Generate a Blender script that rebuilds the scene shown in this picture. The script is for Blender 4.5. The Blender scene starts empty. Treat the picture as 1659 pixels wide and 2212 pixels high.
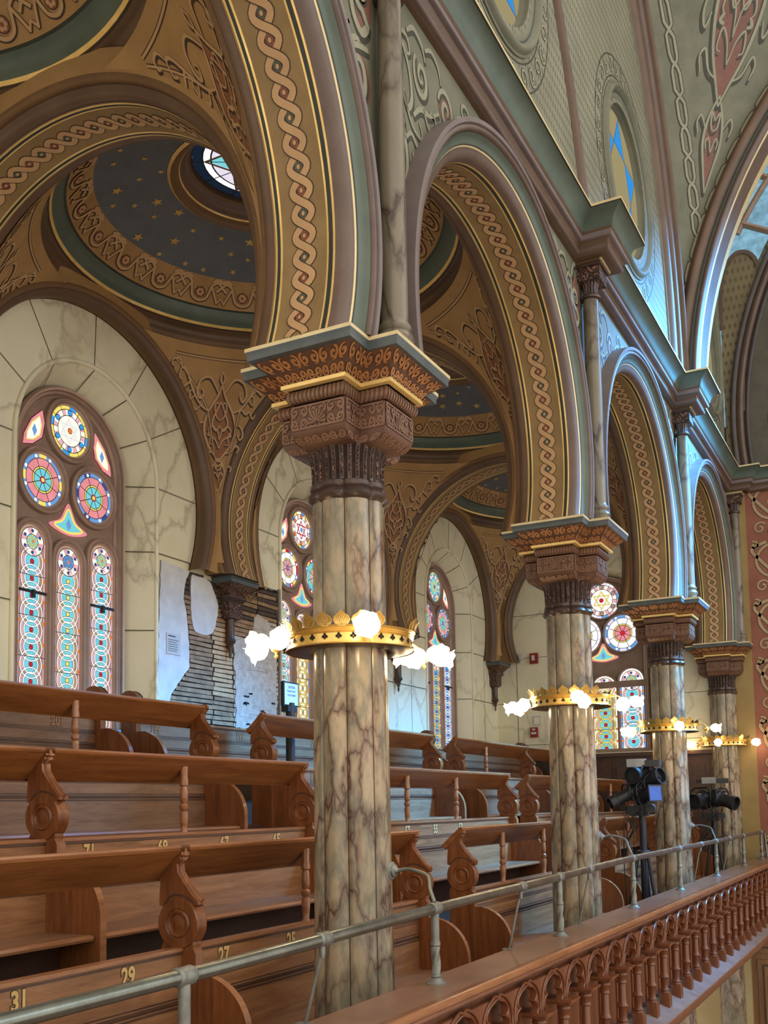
import bpy, bmesh, math, random
from math import sin, cos, pi, sqrt, radians, atan2, hypot
from mathutils import Vector, Matrix
from mathutils.geometry import tessellate_polygon
rnd = random.Random(7)
SC = bpy.context.scene
COL = SC.collection

# ------------------------------------------------------------------ colours and materials
def lin(c):
    return tuple((v/12.92 if v <= 0.04045 else ((v+0.055)/1.055)**2.4) for v in [x/255.0 for x in c]) + (1.0,)

MATS = {}
def newmat(name):
    m = bpy.data.materials.new(name); m.use_nodes = True
    nt = m.node_tree; b = nt.nodes['Principled BSDF']
    MATS[name] = m
    return m, nt, b

def nd(nt, t, **kw):
    n = nt.nodes.new(t)
    for k, v in kw.items():
        if k in n.inputs: n.inputs[k].default_value = v
        else: setattr(n, k, v)
    return n

def ramp(nt, fac, stops, interp='LINEAR'):
    r = nt.nodes.new('ShaderNodeValToRGB'); r.color_ramp.interpolation = interp
    e = r.color_ramp.elements
    while len(e) < len(stops): e.new(0.5)
    for i, (p, c) in enumerate(stops):
        e[i].position = p; e[i].color = c
    nt.links.new(fac, r.inputs[0]); return r

def coords(nt, scale=(1, 1, 1), rot=(0, 0, 0)):
    tc = nt.nodes.new('ShaderNodeTexCoord'); mp = nt.nodes.new('ShaderNodeMapping')
    mp.inputs['Scale'].default_value = scale; mp.inputs['Rotation'].default_value = rot
    nt.links.new(tc.outputs['Object'], mp.inputs[0]); return mp.outputs[0]

def bump(nt, b, h, strength=0.3, dist=0.01):
    n = nd(nt, 'ShaderNodeBump'); n.inputs['Strength'].default_value = strength; n.inputs['Distance'].default_value = dist
    nt.links.new(h, n.inputs['Height']); nt.links.new(n.outputs[0], b.inputs['Normal'])

def paint(name, c1, c2=None, rough=0.55, scale=3.0, metal=0.0, detail=6.0, spec=0.4, bmp=0.05):
    """plain painted surface with soft mottling"""
    m, nt, b = newmat(name)
    c2 = c2 or tuple(int(v*0.8) for v in c1)
    v = coords(nt)
    n = nd(nt, 'ShaderNodeTexNoise', Scale=scale, Detail=detail, Roughness=0.65)
    nt.links.new(v, n.inputs['Vector'])
    r = ramp(nt, n.outputs['Fac'], [(0.3, lin(c2)), (0.7, lin(c1))])
    nt.links.new(r.outputs[0], b.inputs['Base Color'])
    b.inputs['Roughness'].default_value = rough; b.inputs['Metallic'].default_value = metal
    b.inputs['Specular IOR Level'].default_value = spec
    if bmp: bump(nt, b, n.outputs['Fac'], bmp, 0.01)
    return m

def wood(name, c1, c2, axis='Y', rough=0.38, scale=1.0, spec=0.5):
    m, nt, b = newmat(name)
    s = {'X': (0.7, 9, 9), 'Y': (9, 0.7, 9), 'Z': (9, 9, 0.7)}[axis]
    v = coords(nt, tuple(x*scale for x in s))
    n = nd(nt, 'ShaderNodeTexNoise', Scale=1.6, Detail=8.0, Roughness=0.62, Distortion=1.2)
    nt.links.new(v, n.inputs['Vector'])
    v2 = coords(nt, tuple(x*scale*6 for x in s))
    n2 = nd(nt, 'ShaderNodeTexNoise', Scale=3.0, Detail=3.0)
    nt.links.new(v2, n2.inputs['Vector'])
    mx = nd(nt, 'ShaderNodeMath', operation='MULTIPLY_ADD'); mx.inputs[1].default_value = 0.35
    nt.links.new(n2.outputs['Fac'], mx.inputs[0]); nt.links.new(n.outputs['Fac'], mx.inputs[2])
    r = ramp(nt, mx.outputs[0], [(0.42, lin(c2)), (0.62, lin(tuple((a+b_)/2 for a, b_ in zip(c1, c2)))), (0.86, lin(c1))])
    nt.links.new(r.outputs[0], b.inputs['Base Color'])
    b.inputs['Roughness'].default_value = rough; b.inputs['Specular IOR Level'].default_value = spec
    bump(nt, b, mx.outputs[0], 0.06, 0.004)
    return m

def carved(name, hi, lo, scale=16.0, freq=7.0, rough=0.5, metal=0.15, strength=0.9):
    """scrollwork carved in relief: curling rings round scattered centres, gilt on the ridges"""
    m, nt, b = newmat(name)
    v = coords(nt)
    nz = nd(nt, 'ShaderNodeTexNoise', Scale=scale*0.7, Detail=2.0)
    nt.links.new(v, nz.inputs['Vector'])
    sub = nd(nt, 'ShaderNodeVectorMath', operation='MULTIPLY_ADD')
    nt.links.new(nz.outputs['Color'], sub.inputs[0]); sub.inputs[1].default_value = (0.05, 0.05, 0.05)
    nt.links.new(v, sub.inputs[2])
    vo = nd(nt, 'ShaderNodeTexVoronoi', Scale=scale)
    nt.links.new(sub.outputs[0], vo.inputs['Vector'])
    mu = nd(nt, 'ShaderNodeMath', operation='MULTIPLY'); mu.inputs[1].default_value = freq*2
    nt.links.new(vo.outputs['Distance'], mu.inputs[0])
    ad = nd(nt, 'ShaderNodeMath', operation='MULTIPLY_ADD'); ad.inputs[1].default_value = 5.0
    nt.links.new(nz.outputs['Fac'], ad.inputs[0]); nt.links.new(mu.outputs[0], ad.inputs[2])
    si = nd(nt, 'ShaderNodeMath', operation='SINE'); nt.links.new(ad.outputs[0], si.inputs[0])
    r = ramp(nt, si.outputs[0], [(0.0, lin(lo)), (0.35, lin(tuple((a+b_)/2 for a, b_ in zip(hi, lo)))), (0.8, lin(hi))])
    nt.links.new(r.outputs[0], b.inputs['Base Color'])
    b.inputs['Roughness'].default_value = rough; b.inputs['Metallic'].default_value = metal
    bump(nt, b, si.outputs[0], strength, 0.012)
    return m

def veined(name, base, alt, vein, stops=None, cell=2.2, stretch=(1, 1, 0.45), width=0.035, rough=0.3, soft=0.10, cloud=1.4, amount=1.0, warp=0.55):
    """painted marble: cloudy ground and a net of dark veins"""
    m, nt, b = newmat(name)
    v = coords(nt, stretch)
    n = nd(nt, 'ShaderNodeTexNoise', Scale=cloud, Detail=7.0, Roughness=0.6)
    nt.links.new(v, n.inputs['Vector'])
    g = ramp(nt, n.outputs['Fac'], stops or [(0.32, lin(alt)), (0.68, lin(base))])
    nz = nd(nt, 'ShaderNodeTexNoise', Scale=2.6, Detail=4.0, Roughness=0.55)
    nt.links.new(v, nz.inputs['Vector'])
    wv = nd(nt, 'ShaderNodeVectorMath', operation='MULTIPLY_ADD'); wv.inputs[1].default_value = (warp,)*3
    nt.links.new(nz.outputs['Color'], wv.inputs[0]); nt.links.new(v, wv.inputs[2])
    vo = nd(nt, 'ShaderNodeTexVoronoi', Scale=cell, feature='DISTANCE_TO_EDGE')
    nt.links.new(wv.outputs[0], vo.inputs['Vector'])
    vr = ramp(nt, vo.outputs['Distance'], [(0.0, (1, 1, 1, 1)), (width, (0.55,)*3+(1,)), (width+soft, (0, 0, 0, 1))])
    # veins thin out in places
    n3 = nd(nt, 'ShaderNodeTexNoise', Scale=1.1, Detail=3.0); nt.links.new(v, n3.inputs['Vector'])
    k = ramp(nt, n3.outputs['Fac'], [(0.30, (0.1, 0.1, 0.1, 1)), (0.56, (amount,)*3+(1,))])
    mu = nd(nt, 'ShaderNodeMath', operation='MULTIPLY'); nt.links.new(vr.outputs[0], mu.inputs[0]); nt.links.new(k.outputs[0], mu.inputs[1])
    mix = nd(nt, 'ShaderNodeMix', data_type='RGBA'); nt.links.new(mu.outputs[0], mix.inputs[0])
    nt.links.new(g.outputs[0], mix.inputs[6]); mix.inputs[7].default_value = lin(vein)
    nt.links.new(mix.outputs[2], b.inputs['Base Color'])
    b.inputs['Roughness'].default_value = rough; b.inputs['Specular IOR Level'].default_value = 0.45
    return m

def glow(name, c, strength=1.0, sample=True, mottled=0.0):
    if name.startswith('glass'): strength *= 1.08
    m = bpy.data.materials.new(name); m.use_nodes = True; nt = m.node_tree
    for n in list(nt.nodes): nt.nodes.remove(n)
    o = nd(nt, 'ShaderNodeOutputMaterial'); e = nd(nt, 'ShaderNodeEmission')
    e.inputs[0].default_value = lin(c); e.inputs[1].default_value = strength
    if mottled:
        v = coords(nt); n = nd(nt, 'ShaderNodeTexNoise', Scale=9.0, Detail=4.0); nt.links.new(v, n.inputs['Vector'])
        r = ramp(nt, n.outputs['Fac'], [(0.3, lin(tuple(x*(1-mottled) for x in c))), (0.7, lin(c))])
        nt.links.new(r.outputs[0], e.inputs[0])
    nt.links.new(e.outputs[0], o.inputs[0])
    try: m.cycles.emission_sampling = 'AUTO' if sample else 'NONE'
    except Exception: pass
    MATS[name] = m; return m

# ------------------------------------------------------------------ mesh builder
class MB:
    def __init__(s): s.v = []; s.f = []; s.m = []; s.mats = []
    def mi(s, m):
        if m not in s.mats: s.mats.append(m)
        return s.mats.index(m)
    def face(s, idx, m): s.f.append(tuple(idx)); s.m.append(s.mi(m))
    def vert(s, p): s.v.append((float(p[0]), float(p[1]), float(p[2]))); return len(s.v)-1
    def poly(s, pts, m): s.face([s.vert(p) for p in pts], m)
    def box(s, x0, x1, y0, y1, z0, z1, m):
        b = len(s.v)
        for x in (x0, x1):
            for y in (y0, y1):
                for z in (z0, z1): s.vert((x, y, z))
        for q in ((0, 1, 3, 2), (4, 6, 7, 5), (0, 4, 5, 1), (2, 3, 7, 6), (0, 2, 6, 4), (1, 5, 7, 3)): s.face([b+i for i in q], m)
    def grid(s, rows, m, cu=False, cv=False):
        """rows: list of equal-length rings of points; m: one material or a function (row, col)"""
        base = len(s.v); nr = len(rows); nc = len(rows[0])
        for r in rows:
            for p in r: s.vert(p)
        for i in range(nr if cu else nr-1):
            for j in range(nc if cv else nc-1):
                a = base+i*nc+j; b_ = base+i*nc+(j+1) % nc
                c = base+((i+1) % nr)*nc+(j+1) % nc; d = base+((i+1) % nr)*nc+j
                s.face((a, b_, c, d), m(i, j) if callable(m) else m)
    def lathe(s, prof, m, c=(0, 0, 0), n=24, axis='Z', mats=None, rf=None, a0=0, a1=2*pi):
        full = abs(a1-a0-2*pi) < 1e-6
        rows = []
        for r, z in prof:
            ring = []
            for i in range(n if full else n+1):
                t = a0+(a1-a0)*i/n; q = r*(rf(t, z) if rf else 1.0)
                x, y = q*cos(t), q*sin(t)
                p = {'Z': (x, y, z), 'X': (z, x, y), 'Y': (x, z, y)}[axis]
                ring.append((c[0]+p[0], c[1]+p[1], c[2]+p[2]))
            rows.append(ring)
        s.grid(rows, (lambda i, j: mats[i]) if mats else m, cv=full)
    def tube(s, pts, r, m, n=8, cap=True):
        pts = [Vector(p) for p in pts]; rows = []; up = None
        for i, p in enumerate(pts):
            t = (pts[min(i+1, len(pts)-1)]-pts[max(i-1, 0)]).normalized()
            if up is None:
                up = Vector((0, 0, 1)) if abs(t.z) < 0.9 else Vector((1, 0, 0))
            a = t.cross(up).normalized(); up = a.cross(t).normalized()
            rr = r(i/(len(pts)-1)) if callable(r) else r
            rows.append([p+a*(rr*cos(2*pi*k/n))+up*(rr*sin(2*pi*k/n)) for k in range(n)])
        s.grid(rows, m, cv=True)
        if cap: s.poly(rows[0][::-1], m); s.poly(rows[-1], m)
    def prism(s, poly, f0, f1, m, side=None):
        """poly: 2-D outline; f0/f1 map (u, v) to the two faces"""
        tris = tessellate_polygon([[Vector((p[0], p[1], 0)) for p in poly]])
        for f, fl in ((f0, 0), (f1, 1)):
            b = len(s.v)
            for p in poly: s.vert(f(*p))
            for t in tris: s.face([b+i for i in (t if fl else t[::-1])], m)
        n = len(poly); b = len(s.v)
        for p in poly: s.vert(f0(*p))
        for p in poly: s.vert(f1(*p))
        for i in range(n):
            j = (i+1) % n; s.face((b+i, b+j, b+n+j, b+n+i), side or m)
    def fill(s, poly, f, m, off=0.0):
        tris = tessellate_polygon([[Vector((p[0], p[1], 0)) for p in poly]])
        b = len(s.v)
        for p in poly: s.vert(f(p[0], p[1], off))
        for t in tris: s.face([b+i for i in t], m)
    def ribbon(s, pts, w, f, m, off=0.0, closed=False, asp=1.0):
        """flat band along a 2-D path, mapped on a surface by f(u, v, offset); asp: true v-length / u-length"""
        n = len(pts); L = []; Rr = []
        for i, p in enumerate(pts):
            if closed: a, b = pts[i-1], pts[(i+1) % n]
            else: a, b = pts[max(i-1, 0)], pts[min(i+1, n-1)]
            dx, dy = b[0]-a[0], (b[1]-a[1])*asp; l = hypot(dx, dy) or 1
            ww = (w(i/max(n-1, 1)) if callable(w) else w)/2
            nx, ny = -dy/l*ww, dx/l*ww/asp
            o = off(i/max(n-1, 1)) if callable(off) else off
            L.append(f(p[0]+nx, p[1]+ny, o)); Rr.append(f(p[0]-nx, p[1]-ny, o))
        s.grid([L, Rr], m, cv=closed)
    def add(s, o, M=None):
        b = len(s.v)
        for p in o.v: s.vert(M @ Vector(p) if M is not None else p)
        for q, k in zip(o.f, o.m): s.face([b+i for i in q], o.mats[k])
    def build(s, name, origin=(0, 0, 0), sharp=38):
        me = bpy.data.meshes.new(name)
        ox, oy, oz = origin
        me.from_pydata([(x-ox, y-oy, z-oz) for x, y, z in s.v], [], s.f)
        for m in s.mats: me.materials.append(MATS[m])
        me.polygons.foreach_set('material_index', s.m)
        bm = bmesh.new(); bm.from_mesh(me)
        bmesh.ops.remove_doubles(bm, verts=bm.verts, dist=1e-5)
        bmesh.ops.recalc_face_normals(bm, faces=bm.faces)
        bm.to_mesh(me); bm.free()
        me.shade_smooth(); me.set_sharp_from_angle(angle=radians(sharp))
        return me

def tag(o, label=None, cat=None, group=None, kind=None):
    if label: o['label'] = label
    if cat: o['category'] = cat
    if group: o['group'] = group
    if kind: o['kind'] = kind
    return o
def thing(name, label, cat, loc=(0, 0, 0), group=None, kind=None, rz=0.0):
    o = bpy.data.objects.new(name, None); COL.objects.link(o); o.location = loc; o.rotation_euler = (0, 0, rz)
    o.empty_display_size = 0.2
    return tag(o, label, cat, group, kind)
def part(parent, name, mb, origin=None, label=None, kind=None, sharp=38):
    """links the builder as one mesh; its points are world points unless origin is given"""
    if origin is None: origin = tuple(worldloc(parent)) if parent else (0, 0, 0)
    me = mb if isinstance(mb, bpy.types.Mesh) else mb.build(name, origin, sharp)
    o = bpy.data.objects.new(name, me); COL.objects.link(o); o.parent = parent
    return tag(o, label, None, None, kind)
def worldloc(o):
    p = Vector((0, 0, 0))
    while o is not None: p = p+o.location; o = o.parent
    return p
def struct(name, mb, kind='structure', label=None, cat=None):
    o = bpy.data.objects.new(name, mb.build(name)); COL.objects.link(o)
    return tag(o, label, cat, None, kind)
def kids(o): return [c for c in COL.objects if c.parent is o]
def dup(root, loc, label=None, group=None):
    r = root.copy(); COL.objects.link(r); r.location = loc
    if label: r['label'] = label
    if group: r['group'] = group
    for ch in kids(root):
        c = ch.copy(); COL.objects.link(c); c.parent = r
        for g in kids(ch):
            d = g.copy(); COL.objects.link(d); d.parent = c
    return r

def catmull(P, n=6, closed=False):
    out = []; N = len(P)
    for i in range(N if closed else N-1):
        g = (lambda k: P[k % N]) if closed else (lambda k: P[min(max(k, 0), N-1)])
        a, b, c, d = g(i-1), g(i), g(i+1), g(i+2)
        for j in range(n):
            t = j/n
            out.append(tuple(0.5*((2*b[k])+(-a[k]+c[k])*t+(2*a[k]-5*b[k]+4*c[k]-d[k])*t*t+(-a[k]+3*b[k]-3*c[k]+d[k])*t**3) for k in range(len(b))))
    if not closed: out.append(tuple(P[-1]))
    return out
def spiral(cx, cy, r0, r1, a0, turns, n=22, sx=1.0, sy=1.0):
    return [(cx+sx*(r0+(r1-r0)*i/n)*cos(a0+turns*2*pi*i/n), cy+sy*(r0+(r1-r0)*i/n)*sin(a0+turns*2*pi*i/n)) for i in range(n+1)]
def arcpts(cx, cy, r, a0, a1, n):
    return [(cx+r*cos(a0+(a1-a0)*i/n), cy+r*sin(a0+(a1-a0)*i/n)) for i in range(n+1)]
def text_mesh(body, size, depth, mat, bold=0.0):
    cu = bpy.data.curves.new('lettering', 'FONT'); cu.body = body; cu.size = size; cu.extrude = depth; cu.offset = bold
    cu.align_x = 'CENTER'; cu.align_y = 'CENTER'; cu.resolution_u = 4
    o = bpy.data.objects.new('lettering', cu); COL.objects.link(o)
    dg = bpy.context.evaluated_depsgraph_get(); dg.update()
    me = bpy.data.meshes.new_from_object(o.evaluated_get(dg)); me.materials.clear(); me.materials.append(MATS[mat])
    bpy.data.objects.remove(o); bpy.data.curves.remove(cu)
    return me
def mesh_to_mb(me, M, mat):
    b = MB()
    for v in me.vertices: b.vert(M @ v.co)
    for p in me.polygons: b.face(list(p.vertices), mat)
    return b
# ------------------------------------------------------------------ materials of the place
paint('ochre', (174, 136, 86), (152, 114, 70), 0.6, 2.2)
paint('ochre_red', (146, 96, 62), (128, 80, 50), 0.6, 8)
paint('ochre_dark', (124, 92, 58), (102, 74, 48), 0.55, 3)
paint('umber', (108, 82, 62), (88, 66, 50), 0.45, 3)
paint('band_ground', (150, 122, 80), (130, 104, 66), 0.6, 5)
paint('guilloche', (194, 156, 112), (178, 140, 100), 0.6, 6)
paint('outline', (70, 50, 34), (56, 40, 28), 0.6, 5)
paint('eye_green', (92, 96, 78), None, 0.6)
paint('eye_red', (150, 84, 62), None, 0.6)
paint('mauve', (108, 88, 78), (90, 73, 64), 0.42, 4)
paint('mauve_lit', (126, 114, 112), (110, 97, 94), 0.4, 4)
paint('verdigris', (92, 102, 90), (76, 87, 76), 0.42, 4)
paint('dark_line', (58, 60, 52), (48, 50, 44), 0.5, 5)
paint('gilt', (250, 216, 140), (232, 190, 110), 0.28, 7, 0.35)
paint('gilt_edge', (226, 206, 160), (206, 184, 136), 0.35, 7, 0.2)
paint('slate_blue', (104, 107, 112), (92, 95, 100), 0.7, 5)
paint('star_gold', (226, 190, 112), (200, 160, 86), 0.35, 8, 0.3)
paint('nave_wall', (116, 114, 94), (96, 95, 78), 0.62, 3.5)
paint('nave_scroll', (150, 146, 122), (132, 128, 106), 0.62, 5)
paint('nave_outline', (62, 59, 46), (50, 48, 38), 0.6, 5)
paint('nave_red', (124, 82, 68), (108, 70, 58), 0.6, 9)
paint('panel_red', (150, 92, 70), (126, 74, 56), 0.6, 2.0)
paint('strap', (176, 148, 112), (156, 128, 92), 0.6, 4)
paint('end_ochre', (158, 132, 82), (140, 114, 68), 0.6, 2.0)
paint('joint', (92, 84, 62), None, 0.6)
paint('joint_light', (206, 194, 162), None, 0.6)
paint('grey_cap', (92, 98, 98), (74, 80, 82), 0.35, 6)
paint('plaster_white', (214, 212, 210), (192, 190, 188), 0.8, 6)
paint('plaster_edge', (168, 160, 148), (140, 130, 116), 0.85, 20)
paint('lath', (172, 138, 104), (118, 92, 70), 0.8, 9)
paint('lath_pale', (206, 172, 132), (170, 136, 100), 0.8, 9)
paint('lath_white', (200, 192, 182), (164, 154, 142), 0.85, 14)
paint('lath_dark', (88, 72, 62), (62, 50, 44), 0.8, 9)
paint('black_gap', (26, 22, 20), None, 0.9)
paint('straw', (196, 164, 118), (150, 118, 80), 0.9, 20)
paint('carve_ground', (112, 78, 58), (88, 60, 46), 0.5, 9, 0.1, bmp=0.2)
paint('carve_gold', (196, 138, 88), (168, 112, 68), 0.42, 12, 0.25)
paint('carve_brown', (140, 104, 82), (116, 84, 66), 0.42, 12, 0.2)
paint('dusty_lit_ledge', (150, 140, 140), (124, 108, 104), 0.45, 6)  # dusty wood, with the blue daylight on it painted into the grey
paint('bronze_dark', (96, 78, 70), (64, 52, 48), 0.35, 9, 0.25, bmp=0.2)
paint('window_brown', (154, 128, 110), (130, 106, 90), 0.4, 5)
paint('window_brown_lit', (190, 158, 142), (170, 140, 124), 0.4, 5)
paint('lead', (40, 36, 40), None, 0.5)
paint('iron_black', (30, 30, 32), (20, 20, 22), 0.45, 8)
paint('iron_grey', (58, 60, 64), (44, 46, 50), 0.4, 8)
paint('silver', (150, 154, 160), None, 0.3, 6, 0.6)
paint('paper', (196, 194, 190), (184, 182, 178), 0.7)
paint('ink', (70, 70, 76), None, 0.7)
paint('alarm_red', (150, 36, 34), None, 0.4)
paint('plastic_white', (206, 204, 196), None, 0.4)
paint('brass', (232, 196, 118), (210, 168, 86), 0.26, 7, 0.6)
paint('brass_dark', (120, 84, 36), None, 0.35, 7, 0.8)
paint('rail_metal', (138, 142, 134), (100, 102, 92), 0.27, 5, 0.8)
paint('rail_top', (142, 106, 86), (112, 80, 64), 0.3, 1.6)
paint('end_unlit', (80, 72, 68), (64, 58, 54), 0.5, 4)  # mauve darkened because the end arch is unlit; shade put in the colour
paint('end_field', (92, 86, 72), (76, 70, 58), 0.6, 4)
paint('rail_grey', (140, 142, 136), (108, 108, 100), 0.45, 12, 0.5)
paint('floor_dark', (70, 62, 56), (54, 48, 44), 0.5, 3)
paint('nave_floor', (110, 80, 56), (92, 64, 44), 0.5, 2)
paint('cream_low', (204, 186, 140), (188, 168, 122), 0.5, 2)
paint('number_gold', (206, 172, 112), (190, 154, 94), 0.4, 9)
paint('tripod_black', (38, 38, 42), (26, 26, 30), 0.4, 9)
paint('gel_blue', (60, 90, 150), None, 0.25)
veined('marble_column', (200, 184, 150), (150, 118, 92), (78, 48, 36), stops=[(0.26, lin((128, 88, 66))), (0.38, lin((156, 138, 110))), (0.48, lin((122, 116, 98))), (0.58, lin((168, 148, 120))), (0.66, lin((136, 112, 104))), (0.76, lin((150, 140, 116)))], cell=3.2, stretch=(1.7, 1.7, 0.62), width=0.040, soft=0.13, rough=0.22, cloud=3.0, amount=1.0, warp=0.75)
veined('marble_wall', (236, 227, 196), (218, 208, 176), (170, 156, 126), cell=1.15, stretch=(1, 1.0, 0.7), width=0.012, soft=0.03, rough=0.34, cloud=1.3, amount=0.7, warp=0.5)
veined('marble_dark', (132, 122, 104), (108, 98, 82), (66, 52, 42), cell=2.6, stretch=(1.5, 1.5, 0.6), width=0.03, soft=0.08, rough=0.3, cloud=2.5)
carved('carved_bronze', (186, 130, 84), (84, 54, 36), 24.0, 6.5)
carved('carved_dark', (134, 98, 78), (70, 50, 42), 26.0, 6.5, strength=0.8)
carved('carved_small', (150, 104, 70), (74, 50, 36), 34.0, 6.0)
wood('oak', (156, 110, 74), (110, 73, 47), 'Y', 0.36)
wood('oak_back', (142, 106, 80), (102, 72, 52), 'Y', 0.34)
wood('oak_shelf', (146, 90, 46), (98, 54, 26), 'Y', 0.3)
wood('oak_end', (138, 82, 44), (90, 50, 26), 'Z', 0.3)
wood('oak_dark', (86, 58, 44), (58, 38, 30), 'Y', 0.4)
wood('oak_edge', (160, 110, 76), (122, 78, 50), 'Y', 0.22)
wood('rail_wood', (136, 90, 66), (98, 62, 46), 'Y', 0.26)
wood('baluster_wood', (130, 78, 50), (86, 48, 30), 'Z', 0.28)
wood('panel_wood', (134, 80, 50), (92, 52, 32), 'Z', 0.3)
wood('door_wood', (152, 106, 62), (112, 74, 42), 'Z', 0.34)

# ------------------------------------------------------------------ measures (metres; the lens height is z = 0)
S = 4.0                 # bay length along the arcade
ZS, ZC, R = 2.44, 2.975, 1.565      # springing, arch centre, soffit radius
XC, RT = -2.03, 1.58             # transverse arches
XW = -3.82              # outer wall
YE = 12.05              # end wall
XN = 0.22               # nave face of the arcade wall
BX, GX = 1.7, -1.98     # half size / centre of a gallery bay
F0 = -1.65
LEDGE = -0.886

def bez(p0, p1, k, n=5):
    """rounded step between two profile points bulging by k to the right of travel"""
    out = []
    dx, dy = p1[0]-p0[0], p1[1]-p0[1]; l = hypot(dx, dy)
    c = ((p0[0]+p1[0])/2+dy*k*2, (p0[1]+p1[1])/2-dx*k*2)
    for i in range(n):
        t = i/n; out.append(((1-t)**2*p0[0]+2*t*(1-t)*c[0]+t*t*p1[0], (1-t)**2*p0[1]+2*t*(1-t)*c[1]+t*t*p1[1]))
    return out

def half_profile(r, outer=1.80, thick=0.345, lit=True):
    """(a, radius, material of the strip that starts here), from the middle of the soffit outwards"""
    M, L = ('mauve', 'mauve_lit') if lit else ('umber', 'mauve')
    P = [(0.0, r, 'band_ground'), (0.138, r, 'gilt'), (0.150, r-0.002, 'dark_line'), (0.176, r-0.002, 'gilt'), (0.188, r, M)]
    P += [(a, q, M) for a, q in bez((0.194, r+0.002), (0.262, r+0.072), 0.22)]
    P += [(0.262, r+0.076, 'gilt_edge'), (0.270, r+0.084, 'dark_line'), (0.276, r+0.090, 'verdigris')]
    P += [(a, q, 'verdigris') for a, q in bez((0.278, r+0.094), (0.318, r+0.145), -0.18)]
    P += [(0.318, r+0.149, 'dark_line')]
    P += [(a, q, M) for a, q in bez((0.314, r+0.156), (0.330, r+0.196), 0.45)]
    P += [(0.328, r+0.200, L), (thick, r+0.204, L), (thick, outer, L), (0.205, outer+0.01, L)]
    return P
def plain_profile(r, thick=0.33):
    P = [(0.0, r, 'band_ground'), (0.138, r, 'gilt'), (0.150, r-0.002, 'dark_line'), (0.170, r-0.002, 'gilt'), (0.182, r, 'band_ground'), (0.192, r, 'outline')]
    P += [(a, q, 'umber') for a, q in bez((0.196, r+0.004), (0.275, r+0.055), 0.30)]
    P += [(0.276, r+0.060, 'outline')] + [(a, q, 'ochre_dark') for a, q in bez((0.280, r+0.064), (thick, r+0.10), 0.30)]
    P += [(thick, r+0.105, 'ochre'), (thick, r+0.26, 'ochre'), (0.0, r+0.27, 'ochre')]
    return P

def arch_mb(r, frame, prof_pos, prof_neg, zc=ZC, zs=ZS, n=64):
    full = [(-a, q, None) for a, q, m in prof_neg[:0:-1]]
    pts = []; mats = []
    neg = prof_neg[::-1]
    for i, (a, q, m) in enumerate(neg[:-1]):
        pts.append((-a, q)); mats.append(neg[i+1][2])
    for a, q, m in prof_pos: pts.append((a, q)); mats.append(m)
    rows = []
    for a, q in pts:
        p0 = math.asin(max(-1, (zs-zc)/q))
        rows.append([frame(a, q*cos(p0+(pi-2*p0)*i/n), zc+q*sin(p0+(pi-2*p0)*i/n)) for i in range(n+1)])
    mb = MB(); mb.grid(rows, lambda i, j: mats[i])
    for e in (0, -1): mb.poly([q[e] for q in rows], 'outline')
    return mb

def soffit_map(r, frame, zc=ZC, zs=ZS):
    p0 = math.asin((zs-zc)/r)
    def f(u, v, o): # u across, v along the soffit in metres from the right foot
        p = p0+v/r; q = r-o
        return frame(u, q*cos(p), zc+q*sin(p))
    return f, r*(pi-2*p0)

def guilloche_mb(r, frame, zc=ZC, zs=ZS):
    mb = MB(); f, L = soffit_map(r, frame, zc, zs)
    n = int(round(L/0.120)); p = L/n; A = 0.054
    N = n*8
    for sgn in (1, -1):
        pts = [(sgn*A*cos(pi*(L*i/N)/p), L*i/N) for i in range(N+1)]
        h = lambda t: 0.004+sgn*0.0014*sin(pi*t*n)
        mb.ribbon(pts, 0.050, f, 'outline', lambda t: h(t)-0.0006)
        mb.ribbon(pts, 0.039, f, 'guilloche', h)
    for k in range(n):
        v = (k+0.0)*p+0.0
        if v < 0.03 or v > L-0.03: continue
        # eye in the gap between two crossings
        for rad, mt, o in ((0.034, 'outline', 0.0022), (0.029, 'eye_red' if k % 2 else 'eye_green', 0.0026), (0.017, 'outline', 0.0030), (0.013, 'guilloche', 0.0034)):
            mb.fill([(rad*0.8*cos(2*pi*i/12), v+rad*sin(2*pi*i/12)) for i in range(12)], f, mt, o)
    return mb

# ------------------------------------------------------------------ arches
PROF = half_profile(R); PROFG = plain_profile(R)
arch_meshes = None
ARCH_LABELS = ['arcade arch before the big near column, running off the top of the picture',
               'arcade arch springing from the big near column to the second column',
               'arcade arch between the second and the third column, blue light on its face',
               'smallest arcade arch, between the third column and the end wall']
for k in range(4):
    yc = -2.0+S*k
    t = thing('arcade_arch', ARCH_LABELS[k], 'arch', (0, yc, ZS), 'arches of the gallery arcade', 'thing')
    if arch_meshes is None:
        fr = lambda a, u, z: (a, u, z-ZS)
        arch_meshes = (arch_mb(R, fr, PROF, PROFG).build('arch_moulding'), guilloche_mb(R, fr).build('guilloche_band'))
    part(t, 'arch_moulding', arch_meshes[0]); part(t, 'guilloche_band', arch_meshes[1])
PT = plain_profile(RT)
tm = None
TL = ['gallery cross arch from the near column, sweeping up at top left over the starred dome',
      'gallery cross arch landing on the damaged wall bracket with bare laths',
      'gallery cross arch from the third column to the outer wall, behind the near column']
for k in range(3):
    t = thing('transverse_arch', TL[k], 'arch', (XC, S*k, ZS), 'cross arches of the gallery', 'thing')
    if tm is None:
        fr = lambda a, u, z: (u, a, z-ZS)
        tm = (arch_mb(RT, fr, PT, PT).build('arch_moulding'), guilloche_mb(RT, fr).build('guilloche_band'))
    part(t, 'arch_moulding', tm[0]); part(t, 'guilloche_band', tm[1])

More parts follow.
